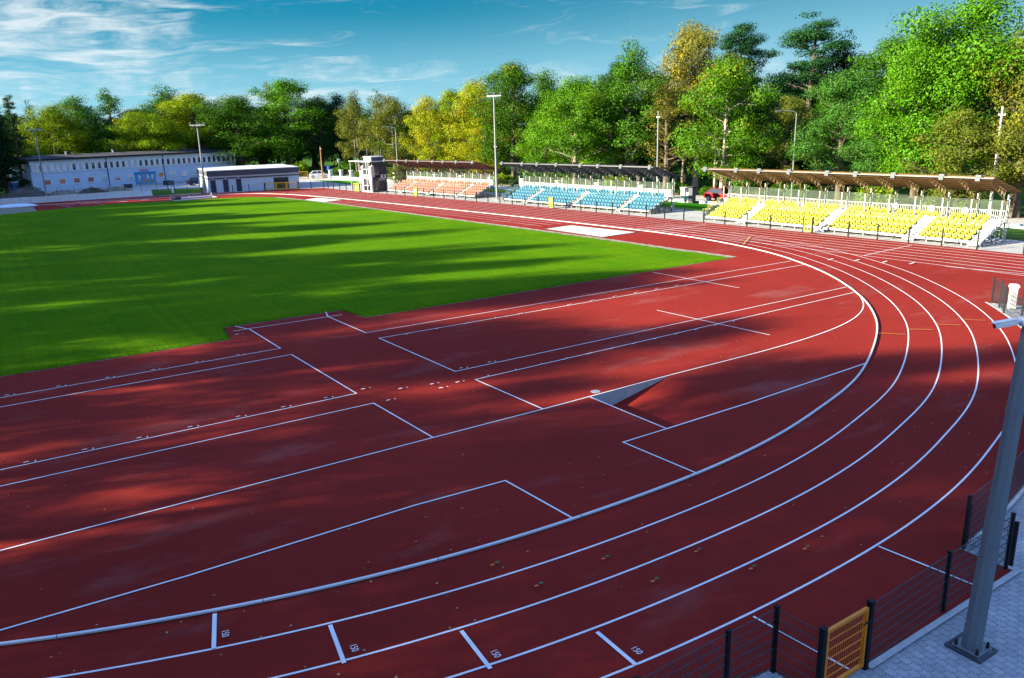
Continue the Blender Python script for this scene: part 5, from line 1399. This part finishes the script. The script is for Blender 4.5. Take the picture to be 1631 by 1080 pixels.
def make_tree(kind, seed):
    s = SHAPE[kind]; rng = np.random.default_rng(seed); H, W, base = s['H'], s['W'], s['base']
    wood = MB()
    # trunk
    wob = rng.normal(0, .018 * H, (2, 3)); zs = np.linspace(0, H * (.93 if kind != 'round' else .8), 9)
    def axis(z):
        t = z / H
        return Vector((wob[0, 0] * math.sin(2.2 * t) + wob[0, 1] * t, wob[1, 0] * math.sin(2.6 * t) + wob[1, 1] * t, z))
    r0 = .020 * H + .03
    wood.chain([axis(z) for z in zs], [r0 * (1.35 if i == 0 else 1) * (1 - .88 * i / 8) ** .9 for i in range(9)], 8)
    clumps = []
    az = rng.uniform(0, 6.28)
    for i in range(s['n']):
        u = (i + rng.uniform(0, .9)) / s['n']
        z = H * (base + (.94 - base) * u); az += 2.4 + rng.normal(0, .35)
        if kind == 'spruce': env = (1 - u) ** .85 * .95 + .05
        elif kind == 'pine': env = (.55 + .45 * math.sin(math.pi * min(1, u * .9 + .1))) * (1 - .5 * u)
        else: env = math.sin(math.pi * min(1, (u * .86 + .12)) ** s['exp']) ** .7 * (1 - .25 * u)
        Lb = W / 2 * max(.18, env) * rng.uniform(.52, 1.22)
        p0 = axis(z * (1 - .10 * (1 - u))); dirh = Vector((math.cos(az), math.sin(az), 0)); rise = s['lean'] * rng.uniform(.5, 1.5)
        pts = [p0]
        for k in (1, 2, 3):
            q = k / 3; pts.append(p0 + dirh * Lb * q + Vector((0, 0, 1)) * Lb * (rise * q + .22 * q * q * (1 if kind != 'spruce' else -.5)) + Vector(rng.normal(0, .06 * Lb, 3)))
        rb = r0 * (.42 - .28 * u) * (.6 + .4 * Lb / (W / 2)); 
        wood.chain(pts, [rb, rb * .75, rb * .5, rb * .2], 5)
        for q in ((.55, .8, 1.0) if Lb > 1.6 else (.7, 1.0)):
            c = pts[0].lerp(pts[-1], q) + Vector(rng.normal(0, .24 * s['cr'], 3)); clumps.append((c, s['cr'] * rng.uniform(.5, 1.3) * (.8 if q < .7 else 1)))
            if Lb > 2.2 and q > .6:
                sgn = rng.choice((-1, 1)); sd_ = Vector((-dirh.y, dirh.x, .15)) * sgn * Lb * rng.uniform(.25, .45)
                clumps.append((c + sd_, s['cr'] * rng.uniform(.5, 1.0))); wood.chain([pts[1], pts[1].lerp(c + sd_, .6), c + sd_], [rb * .4, rb * .3, rb * .12], 4)
    if kind != 'spruce': clumps += [(axis(H * t) + Vector(rng.normal(0, .4, 3)), s['cr'] * .8) for t in (.86, .93, .97)]
    # leaves
    V = []; sz0 = .215 if kind not in ('spruce', 'pine') else .20
    ztop = max(c.z + r * .6 for c, r in clumps); zk = H / ztop
    for c, r in clumps:
        n = int(190 * s['dens'] * (r / 1.2) ** 2 * (1.25 if kind in ('pine', 'spruce') else 1)) + 18
        d = rng.normal(0, 1, (n, 3)); d /= np.linalg.norm(d, axis=1, keepdims=True)
        rad_ = r * (.55 + .5 * rng.random(n) ** .5) * (1 + .16 * rng.normal(0, 1, n))
        pos = d * rad_[:, None] * np.array([1, 1, .70 if kind not in ('pine', 'spruce') else .42]) + np.array(c)
        nor = d * 1.25 + np.array([0, 0, .35]) + rng.normal(0, .40, (n, 3)); nor /= np.linalg.norm(nor, axis=1, keepdims=True)
        t = rng.normal(0, 1, (n, 3)); a = np.cross(nor, t); a /= np.linalg.norm(a, axis=1, keepdims=True); b = np.cross(nor, a)
        L_ = sz0 * rng.uniform(.6, 1.35, n)[:, None]; w_ = L_ * rng.uniform(.5, .75, n)[:, None]
        q = np.stack([pos - a * L_ * .5, pos - b * w_ * .5 + a * L_ * .08, pos + a * L_ * .5, pos + b * w_ * .5 + a * L_ * .08], 1)
        V.append(q)
    V = np.concatenate(V); V[..., 2] *= zk
    n = len(V)
    me = bpy.data.meshes.new('crown_' + kind); me.vertices.add(n * 4); me.vertices.foreach_set('co', V.reshape(-1).astype(np.float32))
    me.loops.add(n * 4); me.loops.foreach_set('vertex_index', np.arange(n * 4, dtype=np.int32))
    me.polygons.add(n); me.polygons.foreach_set('loop_start', np.arange(0, n * 4, 4, dtype=np.int32))
    try: me.polygons.foreach_set('loop_total', np.full(n, 4, dtype=np.int32))
    except Exception: pass
    me.update(); me.validate(); me.materials.append(M['leaf'])
    wm = wood.mesh('trunk_' + kind, M['bark'], smooth=True)
    pale = wm.copy(); pale.materials.clear(); pale.materials.append(M['pale_bark'])
    return dict(crown=me, trunk=wm, pale=pale, H=H, W=W)
LIB = {}
for i, (kd, n_) in enumerate((('round', 3), ('maple', 3), ('tall', 3), ('slender', 1), ('sparse', 2), ('spruce', 1), ('pine', 2), ('open', 3))):
    LIB[kd] = [make_tree(kd, 100 + 10 * i + j) for j in range(n_)]
CNT = {}
def tree(x, y, h, w, kind, tint, autumn, label, group, rz, name='broadleaf_tree', pale=False):
    k = CNT.get(kind, 0); CNT[kind] = k + 1; t = LIB[kind][k % len(LIB[kind])]
    e = empty({'spruce': 'conifer_tree', 'pine': 'pine_tree'}.get(kind, name), (x, y, -.12), rz); tag(e, label, 'tree', group)
    e.scale = (w / t['W'], w / t['W'], h / t['H'])
    tr = link('trunk', t['pale' if pale else 'trunk'], e)
    cr = link('crown', t['crown'], e)
    j = random.Random(int(abs(x * 31 + y * 17) * 10)); f = j.uniform(.88, 1.12)
    cr.color = (tint[0] * f, tint[1] * f * j.uniform(.95, 1.05), tint[2] * f, autumn)
    return e
rr = random.Random(11)
for x, y, h, w, kd, tint, au, lab in TREES:
    grp = None
    if lab is None: lab = 'dark green tree in the back row of the park, mostly hidden by nearer trees'; grp = 'back row of park trees'
    tree(x, y, h, w * 1.3, kd, TREE_TINT[tint], au, lab, grp or 'trees around the stadium', rr.uniform(0, 6.28), pale=('orange' in lab or 'wide light' in lab or 'bright green round' in lab))

# bare trunks that stand clear below the crowns
def snag(x, y, h, r, lean, label):
    e = empty('tree_trunk', (x, y, -.12)); tag(e, label, 'tree')
    m = MB(); m.chain([(0, 0, 0), (lean * .3, 0, h * .35), (lean * .65, 0, h * .7), (lean, 0, h)], [r * 1.4, r, r * .9, r * .7], 9)
    m.chain([(lean * .8, 0, h * .85), (lean * .8 + .9, .4, h * 1.15), (lean + 1.5, .5, h * 1.4)], [r * .5, r * .35, r * .15], 6)
    m.chain([(lean, 0, h), (lean - .4, .3, h * 1.3)], [r * .6, r * .2], 6); m.build('trunk', M['pale_bark'], e, smooth=True)
snag(-28.0, 66.0, 6.0, .38, .1, 'thick pale bare trunk in the gap between the blue and yellow stands')
snag(-37.5, 65.0, 7.5, .28, -1.6, 'pale leaning trunk rising behind the right half of the blue stand')
snag(-31.8, 67.5, 4.6, .18, .1, 'thin pale trunk left of the thick bare trunk')
snag(-24.0, 65.4, 4.4, .20, -.1, 'slim greenish trunk at the left end of the yellow stand roof')
# shrubs
def shrub_mesh(seed):
    rng = np.random.default_rng(seed); V = []
    for k in range(9):
        c = np.array([rng.normal(0, .45), rng.normal(0, .45), rng.uniform(.35, .95)]); r = rng.uniform(.35, .6); n = 210
        d = rng.normal(0, 1, (n, 3)); d /= np.linalg.norm(d, axis=1, keepdims=True); pos = c + d * (r * (.5 + .5 * rng.random(n)))[:, None]; pos[:, 2] = np.abs(pos[:, 2])
        nor = d + rng.normal(0, .5, (n, 3)); nor /= np.linalg.norm(nor, axis=1, keepdims=True); a = np.cross(nor, rng.normal(0, 1, (n, 3))); a /= np.linalg.norm(a, axis=1, keepdims=True); b = np.cross(nor, a)
        s_ = rng.uniform(.05, .11, n)[:, None]; V.append(np.stack([pos - a * s_, pos - b * s_ * .6, pos + a * s_, pos + b * s_ * .6], 1))
    V = np.concatenate(V); m = MB(); m.v = [tuple(p) for p in V.reshape(-1, 3)]; m.f = [(i, i + 1, i + 2, i + 3) for i in range(0, len(m.v), 4)]
    me = bpy.data.meshes.new('shrub_foliage'); me.from_pydata(m.v, [], m.f); me.materials.append(M['leaf']); return me
SM = [shrub_mesh(5), shrub_mesh(9)]
SHRUBS = [(-54.4, 56.6, 2.4, 'dark', 'dark round bush left of the blue stand, behind the floodlight mast'), (-51.8, 57.0, 1.9, 'deep', 'smaller dark bush touching the left end of the blue stand'),
          (-27.6, 62.4, 1.9, 'mid', 'clipped round bush in the gap between the blue and yellow stands'), (-23.4, 63.4, 1.3, 'mid', 'low bush at the foot of the thick pale trunk'),
          (-107, 51.6, 1.6, 'lime', 'yellow-green bush behind the first pillars left of the judges tower'), (-99, 52.6, 1.7, 'yel', 'yellow bush directly left of the judges tower'),
          (-83.5, 54.2, 1.6, 'yel', 'yellow bush between the judges tower and the red stand'), (-79.5, 55.0, 2.0, 'lime', 'lime bush behind the left end of the red stand'),
          (-117, 51.5, 2.2, 'mid', 'dark hedge-like bush behind the white parked car'), (-34, 57.6, 2.6, 'lime', 'bright bush showing over the roof of the blue stand'),
          (-69, 55.2, 2.2, 'yel', 'yellow bush showing under the roof of the red stand'), (-60, 56.2, 2.2, 'lime', 'lime bush under the right end of the red stand roof'),
          (-44, 57.8, 2.4, 'lime', 'lime bush under the left part of the blue stand roof'), (-20, 67.8, 2.8, 'mid', 'green bush above the left end of the yellow stand'),
          (-13.5, 66.5, 2.6, 'bright', 'bright green bush left of the street lamp behind the yellow stand'), (1.5, 60.4, 2.6, 'lime', 'lime bush under the yellow stand roof, right of its middle'),
          (8.5, 61, 2.8, 'olive', 'olive bush under the right part of the yellow stand roof'), (-121, 55.5, 3.0, 'mid', 'dense dark bush behind the right end of the shed'), (-126, 46, 3.4, 'lime', 'lime bush above the roof of the shed')]
for i, (x, y, h, ti, lab) in enumerate(SHRUBS):
    e = empty('shrub', (x, y, -.1), i * 1.3); tag(e, lab, 'bush', 'bushes behind the stands'); e.scale = (h * .8, h * .8, h * .72)
    o = link('foliage', SM[i % 2], e); t = TREE_TINT[ti]; o.color = (*t, .1)
    m = MB()
    for k in range(4): m.tube((0, 0, 0), (.35 * math.cos(k * 1.7), .35 * math.sin(k * 1.7), .6), .035, .015, n=5)
    m.build('stems', M['bark'], e)

# the wood far behind, read as one mass
def wood_mass():
    rng = np.random.default_rng(21); V = []
    line = [(-185, -40), (-188, 10), (-182, 45), (-165, 75), (-140, 95), (-110, 110), (-70, 120), (-30, 135), (10, 140), (50, 130)]
    for i in range(len(line) - 1):
        a, b = np.array(line[i]), np.array(line[i + 1]); L_ = np.linalg.norm(b - a)
        for k in range(int(L_ / 2.2)):
            c = a + (b - a) * (k + rng.random()) / (L_ / 2.2) + rng.normal(0, 3.5, 2); top = rng.uniform(8, 14.5)
            for z in np.arange(1.0, top, 1.7):
                n = 40; r = 2.1 * (1 - .45 * z / top)
                d = rng.normal(0, 1, (n, 3)); d /= np.linalg.norm(d, axis=1, keepdims=True)
                pos = np.array([c[0], c[1], z]) + d * (r * (.6 + .4 * rng.random(n)))[:, None] + rng.normal(0, .4, 3)
                nor = d + rng.normal(0, .5, (n, 3)); nor /= np.linalg.norm(nor, axis=1, keepdims=True); t = rng.normal(0, 1, (n, 3)); p = np.cross(nor, t); p /= np.linalg.norm(p, axis=1, keepdims=True); q = np.cross(nor, p)
                s_ = rng.uniform(.22, .5, n)[:, None]; V.append(np.stack([pos - p * s_, pos - q * s_ * .65, pos + p * s_, pos + q * s_ * .65], 1))
    V = np.concatenate(V).reshape(-1, 3); n = len(V) // 4
    me = bpy.data.meshes.new('distant_wood'); me.vertices.add(n * 4); me.vertices.foreach_set('co', V.reshape(-1).astype(np.float32))
    me.loops.add(n * 4); me.loops.foreach_set('vertex_index', np.arange(n * 4, dtype=np.int32)); me.polygons.add(n); me.polygons.foreach_set('loop_start', np.arange(0, n * 4, 4, dtype=np.int32))
    try: me.polygons.foreach_set('loop_total', np.full(n, 4, dtype=np.int32))
    except Exception: pass
    me.update(); me.validate(); me.materials.append(M['leaf'])
    o = link('distant_wood', me); o.color = (.018, .05, .010, .08); tag(o, 'dark mass of woodland far behind the park trees', 'wood', kind='stuff')
wood_mass()

# the tall trees beside the near straight: out of the picture on the left, their shade lies over the infield
SHADE = [
    # x, y, h, w, kind
]
rs = random.Random(4)
for i in range(45):
    x = -195 + 5.6 * i + rs.uniform(-2.2, 2.2); far = x < -95; near = x > -24
    SHADE.append((x, -35 + rs.uniform(-3, 3) + (8 if far else 0), rs.uniform(14, 20) + (3 if far or near else 0), rs.uniform(7.4, 9.4) if near else rs.uniform(7.5, 10), rs.choice((('open', 'open', 'tall') if x > 9 else ('tall', 'maple', 'round')) if near else ('maple', 'tall', 'sparse', 'slender', 'tall'))))
for i in range(28):
    x = -185 + 8.4 * i + rs.uniform(-2, 2); near = x > -24
    SHADE.append((x, -51 + rs.uniform(-4, 4), rs.uniform(24, 28.5) if -16 < x < 12 else rs.uniform(22, 28), rs.uniform(8.6, 10.2) if near else rs.uniform(8.5, 11.5), 'open' if near else rs.choice(('maple', 'tall'))))
for x in (24, 30, 36, 42): SHADE.append((x, -29, 19, 9, 'open'))
for x, y, h in ((47, -27, 16), (55, -24, 17), (63, -27, 17), (68, -20, 15), (76, -25, 18)): SHADE.append((x, y, h, 9.5, 'maple'))
for x, y, h, w, kd in SHADE:
    tree(x, y, h, w, kd, TREE_TINT['mid'], .2, 'tall tree beside the near straight, outside the picture on the left', 'trees along the near straight', rs.uniform(0, 6.28))
